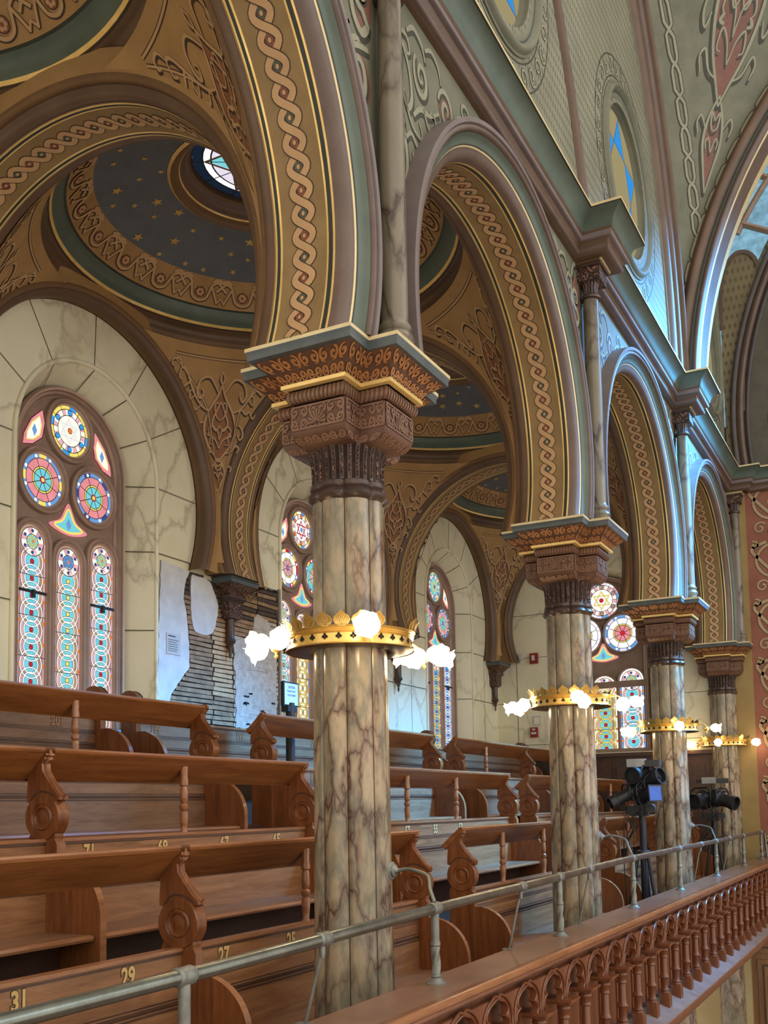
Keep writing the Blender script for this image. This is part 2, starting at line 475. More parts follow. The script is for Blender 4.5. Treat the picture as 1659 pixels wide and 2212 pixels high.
# wall arches: a rounded brown rib on the outer wall round each window bay
def wall_rib_mb(fr, r=1.53, zc=3.05, depth=0.17):
    P = [(0.0, r, 'outline'), (depth*0.10, r, 'ochre_dark'), (depth*0.35, r, 'umber')]
    P += [(a, q, 'umber') for a, q in bez((depth*0.45, r+0.0), (depth*0.95, r+0.045), 0.3)]
    P += [(depth, r+0.05, 'outline')]
    P += [(a, q, 'ochre_dark') for a, q in bez((depth, r+0.055), (depth*1.06, r+0.105), 0.25)]
    P += [(depth*1.03, r+0.11, 'ochre'), (depth*1.03, r+0.30, 'ochre')]
    rows = []; mats = []
    for a, q, m in P:
        p0 = math.asin((ZS-zc)/q)
        rows.append([fr(a, q*cos(p0+(pi-2*p0)*i/56), zc+q*sin(p0+(pi-2*p0)*i/56)) for i in range(57)]); mats.append(m)
    mb = MB(); mb.grid(rows, lambda i, j: mats[i]); return mb
for k in range(3):
    yc = 2.0+S*k
    struct('trim_%d' % (k+1), wall_rib_mb(lambda a, u, z: (XW+a, yc+u, z)))
struct('trim_4', wall_rib_mb(lambda a, u, z: (GX+u, YE-a, z)))

# ------------------------------------------------------------------ pendentives, domes
ZR, RR = 4.60, 1.78     # foot of the dome cove
HX, HY, RSP = 1.665, 1.70, 2.375
def pend_map(cx, cy):
    """spherical pendentive: th bearing, v height fraction, o towards the room"""
    def f(th, v, o):
        z = 2.55+(ZR-2.55)*v; q = sqrt(RSP**2-(z-ZC)**2); n = 1-o/RSP
        return (cx+q*n*cos(th), cy+q*n*sin(th), ZC+(z-ZC)*n)
    return f
def pend_lim(v):
    z = 2.55+(ZR-2.55)*v; q = sqrt(RSP**2-(z-ZC)**2)
    return math.acos(min(1, HX/q)), pi/2-math.acos(min(1, HY/q))

def scroll_strokes():
    """half of a painted medallion, u from the axis, v from the tip (0) to the top (1)"""
    S_ = []
    body = catmull([(0, 0.86), (0.05, 0.78), (0.16, 0.66), (0.20, 0.54), (0.15, 0.42), (0.05, 0.32), (0.0, 0.27)], 5)
    low = catmull([(0.0, 0.30), (0.06, 0.24), (0.08, 0.17), (0.04, 0.09), (0.0, 0.02)], 5)
    S_.append((body, 0.034)); S_.append((low, 0.028))
    S_.append((catmull([(0.04, 0.80), (0.17, 0.90), (0.30, 0.88), (0.34, 0.80), (0.29, 0.75), (0.25, 0.79), (0.28, 0.82)], 5), 0.030))
    S_.append((catmull([(0.15, 0.66), (0.27, 0.70), (0.40, 0.80), (0.52, 0.92), (0.60, 0.94), (0.62, 0.88), (0.57, 0.86)], 5), 0.028))
    S_.append((catmull([(0.36, 0.77), (0.42, 0.73), (0.44, 0.78), (0.41, 0.80)], 5), 0.022))
    S_.append((catmull([(0.19, 0.58), (0.27, 0.56), (0.30, 0.50), (0.26, 0.46), (0.23, 0.50)], 5), 0.026))
    S_.append((catmull([(0.07, 0.34), (0.15, 0.36), (0.21, 0.41), (0.25, 0.39), (0.22, 0.35)], 5), 0.024))
    S_.append((catmull([(0.07, 0.20), (0.13, 0.24), (0.16, 0.22), (0.14, 0.19)], 5), 0.02))
    S_.append((catmull([(0.0, 0.74), (0.06, 0.66), (0.10, 0.58), (0.05, 0.52), (0.0, 0.56)], 5), 0.022))
    S_.append((catmull([(0.0, 0.38), (0.04, 0.44), (0.10, 0.47), (0.12, 0.42), (0.08, 0.41)], 5), 0.02))
    S_.append((catmull([(0.0, 0.60), (0.05, 0.63), (0.08, 0.70), (0.05, 0.735), (0.02, 0.71)], 5), 0.018))
    S_.append((catmull([(0.0, 0.45), (0.03, 0.52), (0.11, 0.555), (0.145, 0.52), (0.115, 0.50)], 5), 0.020))
    S_.append((catmull([(0.115, 0.505), (0.14, 0.485), (0.10, 0.478)], 4), 0.036))
    S_.append((catmull([(0.0, 0.14), (0.03, 0.18), (0.055, 0.17), (0.045, 0.15)], 4), 0.018))
    S_.append((catmull([(0.0, 0.23), (0.035, 0.255), (0.03, 0.215), (0.0, 0.20)], 4), 0.02))
    S_.append((catmull([(0.60, 0.94), (0.66, 0.99), (0.74, 0.985), (0.76, 0.95), (0.71, 0.94)], 5), 0.024))
    S_.append((catmull([(0.27, 0.70), (0.33, 0.66), (0.38, 0.68), (0.42, 0.63), (0.46, 0.66)], 5), 0.026))
    S_.append((catmull([(0.44, 0.86), (0.50, 0.83), (0.55, 0.80)], 4), 0.03))
    S_.append((catmull([(0.0, 0.86), (0.03, 0.90), (0.0, 0.95)], 4), 0.025))
    body_fill = body; low_fill = low
    return S_, (body_fill, low_fill)
STROKES, FILLS = scroll_strokes()
def medallion(mb, f, ku, light, dark, red, asp, k=1.0, v0=0.0, vs=1.0):
    for fl in FILLS:
        mb.grid([[f(u*ku*(i-6)/6, v0+v*vs, 0.002) for i in range(13)] for u, v in fl], red)
    for sg in (1, -1):
        for pts, w in STROKES:
            q = [(sg*u*ku, v0+v*vs) for u, v in pts]
            wf = lambda t, w=w: w*ku*k*(0.75+0.5*sin(pi*min(1, t*1.05)))
            mb.ribbon([(a+0.010*ku, b-0.012*vs) for a, b in q], lambda t: wf(t)*1.35, f, dark, 0.003, asp=asp)
            mb.ribbon(q, wf, f, light, 0.0045, asp=asp)

def pend_mb(cx, cy):
    f = pend_map(cx, cy); mb = MB()
    for q in range(4):
        flip = q % 2 == 1; th0 = q*pi/2
        rows = []; E0, E1 = [], []
        for j in range(33):
            v = j/32; lo, hi = pend_lim(v)
            if flip: lo, hi = pi/2-hi, pi/2-lo
            rows.append([f(th0+lo+(hi-lo)*i/28, v, 0) for i in range(29)])
            m_ = 0.15/2.2
            if v > 0.42 and v < 0.955 and hi-lo > 4*m_: E0.append((lo+m_-pi/4, v)); E1.append((hi-m_-pi/4, v))
        mb.grid(rows, 'ochre')
        g = lambda u, v, o, t=th0+pi/4: f(t+u, v, o)
        asp = (ZR-2.55)/2.2
        for w, m, o in ((0.011, 'outline', 0.003), (0.006, 'guilloche', 0.005)):
            mb.ribbon(E0, w, g, m, o, asp=asp); mb.ribbon(E1, w, g, m, o, asp=asp)
            if E0: mb.ribbon([(E0[-1][0]+(E1[-1][0]-E0[-1][0])*i/20, 0.955) for i in range(21)], w, g, m, o, asp=asp); mb.ribbon([E0[0], ((E0[0][0]+E1[0][0])/2, 0.36), E1[0]], w, g, m, o, asp=asp)
        medallion(mb, g, 0.37, 'guilloche', 'outline', 'ochre_red', asp, 0.72, v0=0.36, vs=0.58)
    return mb

DX, RG = -1.96, 1.67
def dome_thing(k, label):
    cy = -2.0+S*k; cx = DX
    t = thing('saucer_dome', label, 'dome', (cx, cy, 4.5), 'saucer domes of the gallery ceiling', 'thing')
    if k: return t, None
    return t, None
def dome_meshes():
    A = MB()   # cove mouldings below the gilt ring
    prof = [(1.98, 4.60, 'umber')] + [(r, z, 'ochre_dark') for r, z in bez((1.90, 4.60), (1.79, 4.66), -0.3)] + [(1.79, 4.665, 'umber')]
    prof += [(r, z, 'umber') for r, z in bez((1.785, 4.67), (1.71, 4.75), 0.3)]
    prof += [(1.70, 4.755, 'outline'), (1.685, 4.765, 'gilt'), (1.665, 4.785, 'verdigris')]
    prof += [(r, z, 'verdigris') for r, z in bez((1.66, 4.79), (1.58, 4.89), -0.12)]
    prof += [(1.575, 4.895, 'dark_line'), (1.555, 4.905, 'ochre')]
    A.lathe([(r, z) for r, z, m in prof], None, (0, 0, -4.5), 96, mats=[m for r, z, m in prof])
    Fz = MB()  # painted foliage frieze
    fz = [(1.555, 4.905), (1.50, 4.965), (1.43, 5.03), (1.35, 5.10)]
    Fz.lathe(fz, 'ochre', (0, 0, -4.5), 96)
    def g(u, v, o):  # u metres along the rim, v 0..0.28 up the frieze
        th = u/1.45; r = 1.555-(1.555-1.35)*v/0.28; z = 4.905+(5.10-4.905)*v/0.28
        return ((r-o*0.7)*cos(th), (r-o*0.7)*sin(th), z-4.5-o*0.7)
    N = 22; P = 2*pi*1.45/N
    def rel(pts, c): return [(c+u, v) for u, v in pts]
    for i in range(N):
        c = i*P
        cup = catmull([(-0.10, 0.20), (-0.085, 0.13), (-0.06, 0.07), (0, 0.045), (0.06, 0.07), (0.085, 0.13), (0.10, 0.20)], 4)
        st = [(cup, 0.024), ([(-0.10, 0.20), (-0.15, 0.10), (-0.175, 0.04)], 0.02), ([(0.10, 0.20), (0.15, 0.10), (0.175, 0.04)], 0.02),
              (catmull([(0.10, 0.20), (0.16, 0.235), (P/2, 0.20), (P/2+0.05, 0.15)], 4), 0.022), (catmull([(-0.10, 0.20), (-0.16, 0.235), (-P/2, 0.20), (-P/2-0.05, 0.15)], 4), 0.022),
              ([(P/2-0.04, 0.04), (P/2, 0.09), (P/2+0.04, 0.04)], 0.02),
              (catmull([(P/2-0.10, 0.235), (P/2-0.05, 0.262), (P/2, 0.245), (P/2+0.05, 0.262), (P/2+0.10, 0.235)], 4), 0.034)]
        for pts, w in st:
            Fz.ribbon([(a, b-0.006) for a, b in rel(pts, c)], w*1.45, g, 'outline', 0.003)
            Fz.ribbon(rel(pts, c), w, g, 'guilloche', 0.005)
        for (rr, m, o) in ((0.052, 'outline', 0.003), (0.046, 'eye_red', 0.0035)):
            Fz.fill([(c+rr*cos(2*pi*j/14), 0.125+rr*sin(2*pi*j/14)) for j in range(14)], g, m, o)
        for j in range(6):
            Fz.fill([(c+0.026*cos(2*pi*j/6)+0.014*cos(2*pi*q/8), 0.125+0.026*sin(2*pi*j/6)+0.014*sin(2*pi*q/8)) for q in range(8)], g, 'guilloche', 0.0045+0.0002*j)
    St = MB()  # night sky
    sky = [(1.352, 5.10), (1.20, 5.160), (1.02, 5.218), (0.85, 5.262), (0.735, 5.285)]
    St.lathe(sky, 'slate_blue', (0, 0, -4.5), 96)
    Sr = MB()
    def sk(r):
        for (r0, z0), (r1, z1) in zip(sky, sky[1:]):
            if r1 <= r <= r0: return z0+(z1-z0)*(r0-r)/(r0-r1)
        return 5.2
    rr_ = random.Random(3); placed = []
    tries = 0
    while len(placed) < 62 and tries < 4000:
        tries += 1
        r = rr_.uniform(0.80, 1.30); th = rr_.uniform(0, 2*pi)
        p = (r*cos(th), r*sin(th))
        if all(hypot(p[0]-q[0], p[1]-q[1]) > 0.17 for q in placed): placed.append(p)
    for i, (x, y) in enumerate(placed):
        r = 0.052 if i % 3 == 0 else 0.032
        a0 = rr_.uniform(0, 6)
        pts = []
        for j in range(10):
            q = r if j % 2 == 0 else r*0.42
            px, py = x+q*cos(a0+pi*j/5), y+q*sin(a0+pi*j/5)
            pts.append((px, py, sk(min(1.35, max(0.74, hypot(px, py))))-4.5-0.006))
        c = Sr.vert((x, y, sk(hypot(x, y))-4.5-0.010)); ids = [Sr.vert(p) for p in pts]
        for j in range(10): Sr.face((c, ids[j], ids[(j+1) % 10]), 'star_gold')
    St.add(Sr)
    Oc = MB()  # stepped eye
    oc = [(0.76, 5.275, 'gilt'), (0.735, 5.262, 'umber')] + [(r, z, 'ochre_dark') for r, z in bez((0.725, 5.268), (0.67, 5.30), 0.3)]
    oc += [(0.665, 5.31, 'gilt'), (0.655, 5.32, 'umber')] + [(r, z, 'umber') for r, z in bez((0.65, 5.33), (0.60, 5.41), -0.2)] + [(0.595, 5.415, 'ochre_dark'), (0.575, 5.43, 'outline'), (0.555, 5.44, 'outline'), (0.555, 5.475, 'outline')]
    Oc.lathe([(r, z) for r, z, m in oc], None, (0, 0, -4.5), 72, mats=[m for r, z, m in oc])
    G = MB()   # stained glass eye
    zg = 5.47-4.5
    def ann(r0, r1, mts, n, z, a0=0.0):
        for i in range(n):
            a, b = a0+2*pi*i/n, a0+2*pi*(i+1)/n
            st = max(2, int(48/n))
            rows = [[(r*cos(a+(b-a)*j/st), r*sin(a+(b-a)*j/st), z) for j in range(st+1)] for r in (r0, r1)]
            G.grid(rows, mts[i % len(mts)])
    ann(0.0001, 0.40, ['glass_lilac'], 12, zg); ann(0.40, 0.47, ['glass_white'], 12, zg); ann(0.47, 0.555, ['glass_navy'], 12, zg)
    star = [(0.44*cos(pi/2+pi*j/3) if j % 2 == 0 else 0.254*cos(pi/2+pi*j/3), 0.44*sin(pi/2+pi*j/3) if j % 2 == 0 else 0.254*sin(pi/2+pi*j/3)) for j in range(6)]
    fl = lambda u, v, o: (u, v, zg-0.004-o)
    for q in range(2):
        tri = [(0.45*cos(pi/2+q*pi/3*3+2*pi*j/3), 0.45*sin(pi/2+q*pi+2*pi*j/3)) for j in range(3)]
        G.ribbon(tri, 0.045, fl, 'window_brown', 0.004+0.002*q, closed=True)
        for j in range(3):
            aa = pi/2+q*pi+2*pi*j/3
            G.fill([(0.43*cos(aa), 0.43*sin(aa)), (0.25*cos(aa+0.5), 0.25*sin(aa+0.5)), (0.25*cos(aa-0.5), 0.25*sin(aa-0.5))], fl, 'glass_teal', 0.001)
    for r in (0.40, 0.47, 0.25): G.ribbon([(r*cos(2*pi*i/40), r*sin(2*pi*i/40)) for i in range(40)], 0.014, fl, 'lead', 0.003, closed=True)
    for i in range(12): G.ribbon([(0.26*cos(pi*i/6), 0.26*sin(pi*i/6)), (0.555*cos(pi*i/6), 0.555*sin(pi*i/6))], 0.010, fl, 'lead', 0.003)
    return [m.build(n) for m, n in ((A, 'cove_moulding'), (Fz, 'foliage_frieze'), (St, 'painted_sky'), (Oc, 'oculus_ring'), (G, 'oculus_glass'))]

glow('glass_lilac', (226, 218, 232), 1.0); glow('glass_white', (250, 250, 250), 1.15); glow('glass_blue', (112, 158, 214), 0.95); glow('glass_deep', (70, 92, 160), 0.7)
glow('glass_navy', (34, 48, 70), 0.5); glow('glass_teal', (120, 205, 214), 1.0); glow('glass_pink', (240, 150, 156), 1.0, mottled=0.12); glow('glass_rose', (236, 182, 190), 1.0, mottled=0.15)
glow('glass_yellow', (244, 222, 110), 1.0); glow('glass_red', (206, 44, 60), 0.9); glow('glass_orange', (232, 130, 60), 0.9)
glow('glass_sky', (60, 160, 236), 1.0); glow('glass_tan', (206, 168, 140), 0.9, mottled=0.2); glow('glass_aqua', (120, 212, 226), 1.05, mottled=0.1)
glow('glass_cream', (246, 240, 220), 1.15); glow('glass_ice', (150, 200, 224), 0.85, mottled=0.25)
glow('sky_pane', (56, 148, 224), 1.0)
DOME_LABELS = ['nearest gallery dome, only its green rim and rosettes showing at the top left corner',
               'gallery dome with gold stars on dark blue round an oval stained glass eye',
               'starred gallery dome seen through the arch just beyond the big near capital',
               'farthest starred gallery dome, a small blue slice below the third dome']
dm = dome_meshes()
for k in range(4):
    t = thing('saucer_dome', DOME_LABELS[k], 'dome', (DX, -2.0+S*k, 4.5), 'saucer domes of the gallery ceiling', 'thing')
    for me in dm: part(t, me.name.split('.')[0], me)
pm = pend_mb(0, 0).build('ceiling')
for k in range(4):
    o = bpy.data.objects.new('ceiling', pm); COL.objects.link(o); o.location = (GX, -2.0+S*k, 0); tag(o, kind='structure')
# ------------------------------------------------------------------ columns
def cross(bx, ax, by, ay, z):
    """cross outline: the X arms reach ax with half width by; the Y arms reach ay with half width bx"""
    return [(x, y, z) for x, y in ((bx, -ay), (bx, -by), (ax, -by), (ax, by), (bx, by), (bx, ay), (-bx, ay), (-bx, by), (-ax, by), (-ax, -by), (-bx, -by), (-bx, -ay))]
def loft(mb, secs, m):
    mb.grid(secs, m, cv=True)
def cross_lerp(a, b, t): return tuple(x+(y-x)*t for x, y in zip(a, b))
AB_T = (0.325, 0.49, 0.334, 0.532); AB_B = (0.2, 0.377, 0.198, 0.373)
def carve(mb, s0, s1, mat, pitch, rowsn, frame=False, secs=None):
    """scrolls in relief on every face between two cross outlines (or a list of them)"""
    secs = secs or [s0, s1]; N = len(secs)-1
    for i in range(12):
        j = (i+1) % 12
        def f(u, v, o, i=i, j=j):
            t = min(max(v, 0.0), 1.0)*N; k = min(int(t), N-1); t -= k
            a = Vector(secs[k][i]).lerp(Vector(secs[k+1][i]), t); b = Vector(secs[k][j]).lerp(Vector(secs[k+1][j]), t)
            d = (b-a).normalized(); p = a.lerp(b, u); up = (Vector(secs[min(k+1, N)][i])-Vector(secs[k][i]))
            nn = d.cross(Vector((0, 0, 1))); nn = Vector((nn.x, nn.y, -0.35 if N > 1 else 0)).normalized()
            return p+nn*o
        m = N//2
        L = (Vector(secs[m][i])-Vector(secs[m][j])).length; H = (Vector(secs[0][i])-Vector(secs[N][i])).length
        if L < 0.02: continue
        n = max(1, int(round(L/pitch)))
        asp = H/L; hw = 0.0125/L
        def rib_(pts, w=1.0, o=0.006): mb.ribbon([(u, v) for u, v in pts], lambda t: hw*w*(0.5+0.6*sin(pi*min(1, 0.15+t*0.85))), f, mat, o, asp=asp)
        for r in range(rowsn):
            for k in range(n):
                c = (k+0.5)/n; sg = 1 if (k+r) % 2 else -1; vc = (r+0.5)/rowsn; rr = 0.46/n; rv = 0.42/rowsn
                sp = [(c+sg*rr*q[0], vc+rv*q[1]) for q in spiral(0, 0, 0.95, 0.12, pi*0.5 if r % 2 else -pi*0.5, 1.35, 16)]
                rib_(sp)
                rib_([(c-sg*rr*0.9, vc-rv*0.2), (c-sg*rr*0.5, vc-rv*0.9), (c+sg*rr*0.2, vc-rv*1.05)], 0.9, 0.0055)
                rib_([(c+sg*rr*0.15, vc), (c+sg*rr*0.6, vc+rv*0.35)], 1.0, 0.0065)
        if frame:
            for q in ([(0.03, 0.04), (0.97, 0.04)], [(0.03, 0.96), (0.97, 0.96)]): mb.ribbon(q, hw*0.9, f, mat, 0.005, asp=asp)
            for q in ([(0.03, 0.04), (0.03, 0.96)], [(0.97, 0.04), (0.97, 0.96)]): mb.ribbon(q, hw*0.9, f, mat, 0.005, asp=asp)
def column_meshes(zbase):
    out = []
    Sh = MB()
    lobes = lambda t, z: 1.0-0.115*(1-abs(cos(4*t))**0.6)
    prof = [(0.223-(0.022*(i/12.0)), zbase+(1.69-zbase)*i/12.0) for i in range(13)]
    Sh.lathe(prof, 'marble_column', n=128, rf=lobes)
    for k in range(8):
        a = pi/8+k*pi/4
        Sh.tube([((r*0.886+0.001)*cos(a), (r*0.886+0.001)*sin(a), z) for r, z in prof[::3]], 0.0028, 'outline', 5)
    out.append(('shaft', Sh))
    Nk = MB()
    Nk.lathe([(0.20, 1.66), (0.222, 1.672), (0.232, 1.69), (0.222, 1.71), (0.205, 1.722), (0.218, 1.735), (0.214, 1.76), (0.19, 1.775)], 'bronze_dark', n=128, rf=lobes)
    out.append(('neck_ring', Nk))
    Fl = MB()
    flu = lambda t, z: 1.0-0.10*max(0.0, cos(28*t))**0.6
    Fl.lathe([(0.195, 1.765), (0.195, 1.82), (0.198, 1.88), (0.208, 1.93), (0.225, 1.965), (0.20, 1.975)], 'bronze_dark', n=224, rf=flu)
    for k in range(28):
        a = 2*pi*(k+0.5)/28
        Fl.tube([(0.196*cos(a), 0.196*sin(a), 1.78), (0.199*cos(a), 0.199*sin(a), 1.88), (0.212*cos(a), 0.212*sin(a), 1.945)], 0.0065, 'carved_dark', 5)
    out.append(('fluted_bell', Fl))
    Bl = MB()
    secs = [cross(0.10, 0.19, 0.10, 0.19, 1.945), cross(0.15, 0.27, 0.145, 0.265, 1.955), cross(0.165, 0.315, 0.16, 0.31, 1.99), cross(0.17, 0.325, 0.165, 0.32, 2.02), cross(0.17, 0.325, 0.165, 0.32, 2.155), cross(0.12, 0.28, 0.12, 0.28, 2.16)]
    loft(Bl, secs, 'carve_ground'); carve(Bl, secs[3], secs[4], 'carve_brown', 0.055, 2, True); carve(Bl, secs[1], secs[2], 'carve_brown', 0.05, 1); Bl.poly(secs[0][::-1], 'bronze_dark')
    # framed shell on every face of the block
    for ang in range(4):
        M = Matrix.Rotation(ang*pi/2, 4, 'Z'); F = MB()
        f = lambda u, v, o: (u, -0.3245-o, 2.09+v)
        F.fill([(0.058*cos(pi*i/12), -0.045+0.075*sin(pi*i/12)) for i in range(13)], f, 'carve_ground', 0.006)
        for i in range(9):
            a = pi*i/8
            F.ribbon([(0.008*cos(a), -0.045+0.008*sin(a)), (0.055*cos(a), -0.045+0.07*sin(a))], lambda t: 0.004+0.009*t, f, 'carve_brown', 0.009)
        Bl.add(F, M)
    out.append(('carved_block', Bl))
    To = MB()
    secs = []
    for i in range(9):
        t = pi*i/8; d = 0.028*sin(t)
        secs.append(cross(0.155+d, 0.325+d, 0.152+d, 0.32+d, 2.165+0.075*(1-cos(t))/2))
    loft(To, secs, 'carve_ground')
    for i in range(12):   # slanting leaves wrapped round the roll
        a, b = Vector(secs[4][i]), Vector(secs[4][(i+1) % 12]); n_ = max(1, int((b-a).length/0.026))
        for j in range(n_):
            def q_(k, t):
                p = Vector(secs[k][i])+(Vector(secs[k][(i+1) % 12])-Vector(secs[k][i]))*min(1, max(0, t)); c_ = Vector((p.x*0.01, p.y*0.01, 0)); return p+c_
            To.grid([[q_(k, (j+0.15+0.08*k*0.5)/n_) for k in (1, 2, 3, 4, 5, 6, 7)], [q_(k, (j+0.70+0.08*k*0.5)/n_) for k in (1, 2, 3, 4, 5, 6, 7)]], 'carve_brown')
    out.append(('leaf_roll', To))
    Gf = MB()
    loft(Gf, [cross(0.17, 0.35, 0.17, 0.345, 2.238), cross(*AB_B, 2.243), cross(*AB_B, 2.264), cross(0.18, 0.36, 0.18, 0.355, 2.268)], 'gilt'); out.append(('gilt_fillet', Gf))
    Be = MB(); secs = []
    for i in range(9):
        t = i/8; k = 1-cos(t*pi/2)*1.0 if False else t**1.35
        c = cross_lerp((0.188, 0.365, 0.186, 0.36), (0.305, 0.465, 0.312, 0.485), k); secs.append(cross(*c, 2.266+0.106*t))
    loft(Be, secs, 'carve_ground')
    carve(Be, None, None, 'carve_gold', 0.052, 2, False, secs); out.append(('carved_bell', Be))
    Ab = MB()
    a1 = cross_lerp(AB_B, AB_T, 0.93)
    s1 = cross(*a1, 2.372); s2 = cross(*a1, 2.40); s3 = cross(*cross_lerp(AB_B, AB_T, 0.985), 2.412); s4 = cross(*AB_T, 2.418)
    loft(Ab, [cross(0.27, 0.44, 0.28, 0.45, 2.371), s1, s2, s3, s4], 'grey_cap')
    loft(Ab, [cross(*AB_T, 2.418), cross(*AB_T, 2.438), cross(*cross_lerp(AB_B, AB_T, 0.9), 2.44)], 'gilt_edge'); Ab.poly(cross(*cross_lerp(AB_B, AB_T, 0.9), 2.44), 'gilt_edge')
    out.append(('abacus', Ab))
    return [(n, b.build(n)) for n, b in out]
CL = ['big near marble column with carved bronze capital, standing behind the brass handrail in mid picture',
      'second marble column along the arcade, in front of the tall end window',
      'third marble column along the arcade, right of the first tripod of black spotlights',
      'half hidden farthest marble column against the end wall, beside the red painted panel']
cm = column_meshes(F0)
columns = []
for k in range(4):
    t = thing('marble_column', CL[k], 'column', (0, S*k, 0), 'marble columns of the gallery arcade', 'thing')
    columns.append(t)
    for n, me in cm: part(t, n, me)

# slim columns standing on the capitals
def colonnette_meshes():
    out = []
    B = MB(); B.lathe([(0.105, 2.441), (0.105, 2.50), (0.095, 2.505), (0.10, 2.53), (0.11, 2.55), (0.10, 2.575), (0.085, 2.59), (0.094, 2.60), (0.098, 2.615), (0.09, 2.63), (0.078, 2.645), (0.076, 2.66)], 'marble_dark', n=32); out.append(('base', B))
    Sh = MB(); Sh.lathe([(0.076, 2.655), (0.074, 3.6), (0.068, 4.56)], 'marble_dark', n=32); out.append(('shaft', Sh))
    C = MB(); C.lathe([(0.07, 4.55), (0.088, 4.56), (0.092, 4.575), (0.085, 4.59), (0.07, 4.595)], 'bronze_dark', n=32)
    C.lathe([(0.066, 4.59), (0.068, 4.66), (0.082, 4.70)], 'bronze_dark', n=64, rf=lambda t, z: 1-0.12*max(0, cos(14*t)))
    out.append(('neck', C))
    K = MB()
    K.box(-0.12, 0.12, -0.12, 0.12, 4.70, 4.82, 'carved_dark'); K.box(-0.14, 0.14, -0.14, 0.14, 4.82, 4.845, 'bronze_dark'); K.box(-0.152, 0.152, -0.152, 0.152, 4.845, 4.868, 'gilt_edge')
    sec = lambda h, z: [(-h, -h, z), (h, -h, z), (h, h, z), (-h, h, z)]
    K.grid([sec(0.135+0.055*(i/5)**1.5, 4.868+0.092*i/5) for i in range(6)], 'carved_dark', cv=True)
    out.append(('capital', K))
    return [(n, b.build(n)) for n, b in out]
co = colonnette_meshes()
NL = ['slim marbled shaft standing on the big near capital, cut by the top of the picture', 'slim marbled shaft on the second capital, under the near cornice block',
      'slim marbled shaft on the third capital, seen against the blue lit spandrel', 'slim marbled shaft in the corner of the end wall above the farthest capital']
for k in range(4):
    t = thing('colonnette', NL[k], 'colonnette', (0.31, S*k, 0), 'slim shafts of the nave arcade')
    for n, me in co: part(t, n, me)

# ------------------------------------------------------------------ nave face of the arcade wall
W = MB()
for k in range(4):
    yc = -2.0+S*k; n = 64
    lo, hi = [], []
    for i in range(n+1):
        y = -2+4*i/n
        z = ZC+sqrt(max(0, 1.77**2-y*y)) if abs(y) < 1.77 else ZS
        lo.append((XN, yc+y, max(z, ZS))); hi.append((XN, yc+y, 5.2))
    W.grid([lo, hi], 'nave_wall')
struct('wall_right', W)
# painted scrolls beside every slim shaft
def spandrel_mb():
    mb = MB(); f = lambda u, v, o: (XN+o, u, v)
    K = []
    K.append((catmull([(0.13, 4.86), (0.24, 4.80), (0.31, 4.60), (0.28, 4.36), (0.18, 4.28), (0.10, 4.36)], 5)+spiral(0.19, 4.52, 0.11, 0.02, -2.6, 1.4)[2:], 0.05))
    K.append((spiral(0.22, 4.02, 0.17, 0.02, 1.7, -1.6, 30, 0.8, 1.15), 0.045))
    K.append((catmull([(0.10, 4.22), (0.30, 4.12), (0.38, 3.86), (0.36, 3.66), (0.48, 3.72), (0.46, 3.95)], 5), 0.04))
    K.append((spiral(0.17, 3.60, 0.12, 0.02, 1.6, -1.4, 26, 0.75, 1.2), 0.04))
    K.append((catmull([(0.10, 3.44), (0.16, 3.36), (0.13, 3.26), (0.17, 3.18), (0.15, 3.10)], 5), 0.04))
    K.append((catmull([(0.30, 4.62), (0.42, 4.48), (0.46, 4.30), (0.40, 4.20), (0.34, 4.28), (0.46, 4.12), (0.62, 4.10)], 5), 0.04))
    K.append((spiral(0.60, 4.52, 0.14, 0.02, 2.4, 1.5, 28, 0.8, 1.1), 0.04))
    K.append((catmull([(0.40, 4.70), (0.50, 4.78), (0.62, 4.74), (0.66, 4.66)], 5), 0.035))
    K.append((catmull([(0.48, 4.20), (0.58, 4.30), (0.72, 4.34), (0.86, 4.44)], 5), 0.035))
    K.append((spiral(0.98, 4.52, 0.15, 0.02, 3.0, -1.6, 30, 0.85, 1.0), 0.04))
    K.append((catmull([(1.12, 4.56), (1.24, 4.64), (1.36, 4.62), (1.40, 4.70), (1.52, 4.74)], 5), 0.035))
    K.append((catmull([(0.36, 3.98), (0.44, 4.06), (0.54, 4.02), (0.60, 4.12), (0.56, 4.20)], 5), 0.03))
    K.append((catmull([(0.24, 4.76), (0.30, 4.66), (0.40, 4.66), (0.44, 4.58), (0.38, 4.54)], 5), 0.03))
    K.append((catmull([(0.62, 4.34), (0.70, 4.24), (0.80, 4.26), (0.80, 4.36), (0.72, 4.37)], 5), 0.03))
    K.append((catmull([(0.66, 4.74), (0.76, 4.80), (0.86, 4.76), (0.90, 4.66)], 5), 0.03))
    K.append((spiral(0.19, 4.52, 0.05, 0.01, 1.0, 1.2, 16), 0.02))
    K.append((catmull([(0.12, 3.78), (0.22, 3.80), (0.30, 3.74), (0.32, 3.62)], 5), 0.028))
    K.append((spiral(1.30, 4.70, 0.08, 0.015, 0.2, 1.2, 18), 0.028))
    for sg in (1, -1):
        for c in ((0.2, 4.5, 0.15, 0.27), (0.22, 4.0, 0.15, 0.2), (0.98, 4.52, 0.12, 0.13)):
            mb.fill([(sg*(c[0]+c[2]*cos(2*pi*i/20)), c[1]+c[3]*0.8*sin(2*pi*i/20)) for i in range(20)], f, 'nave_red', 0.002)
        for pts, w in K:
            q = [(sg*u, v) for u, v in pts]
            mb.ribbon([(a+0.012, b-0.016) for a, b in q], lambda t: w*1.45*(0.55+0.45*sin(pi*min(1, 0.1+t))), f, 'nave_outline', 0.003)
            mb.ribbon(q, lambda t: w*(0.55+0.45*sin(pi*min(1, 0.1+t))), f, 'nave_scroll', 0.0045)
    return mb
sp = spandrel_mb().build('painted_scrolls')
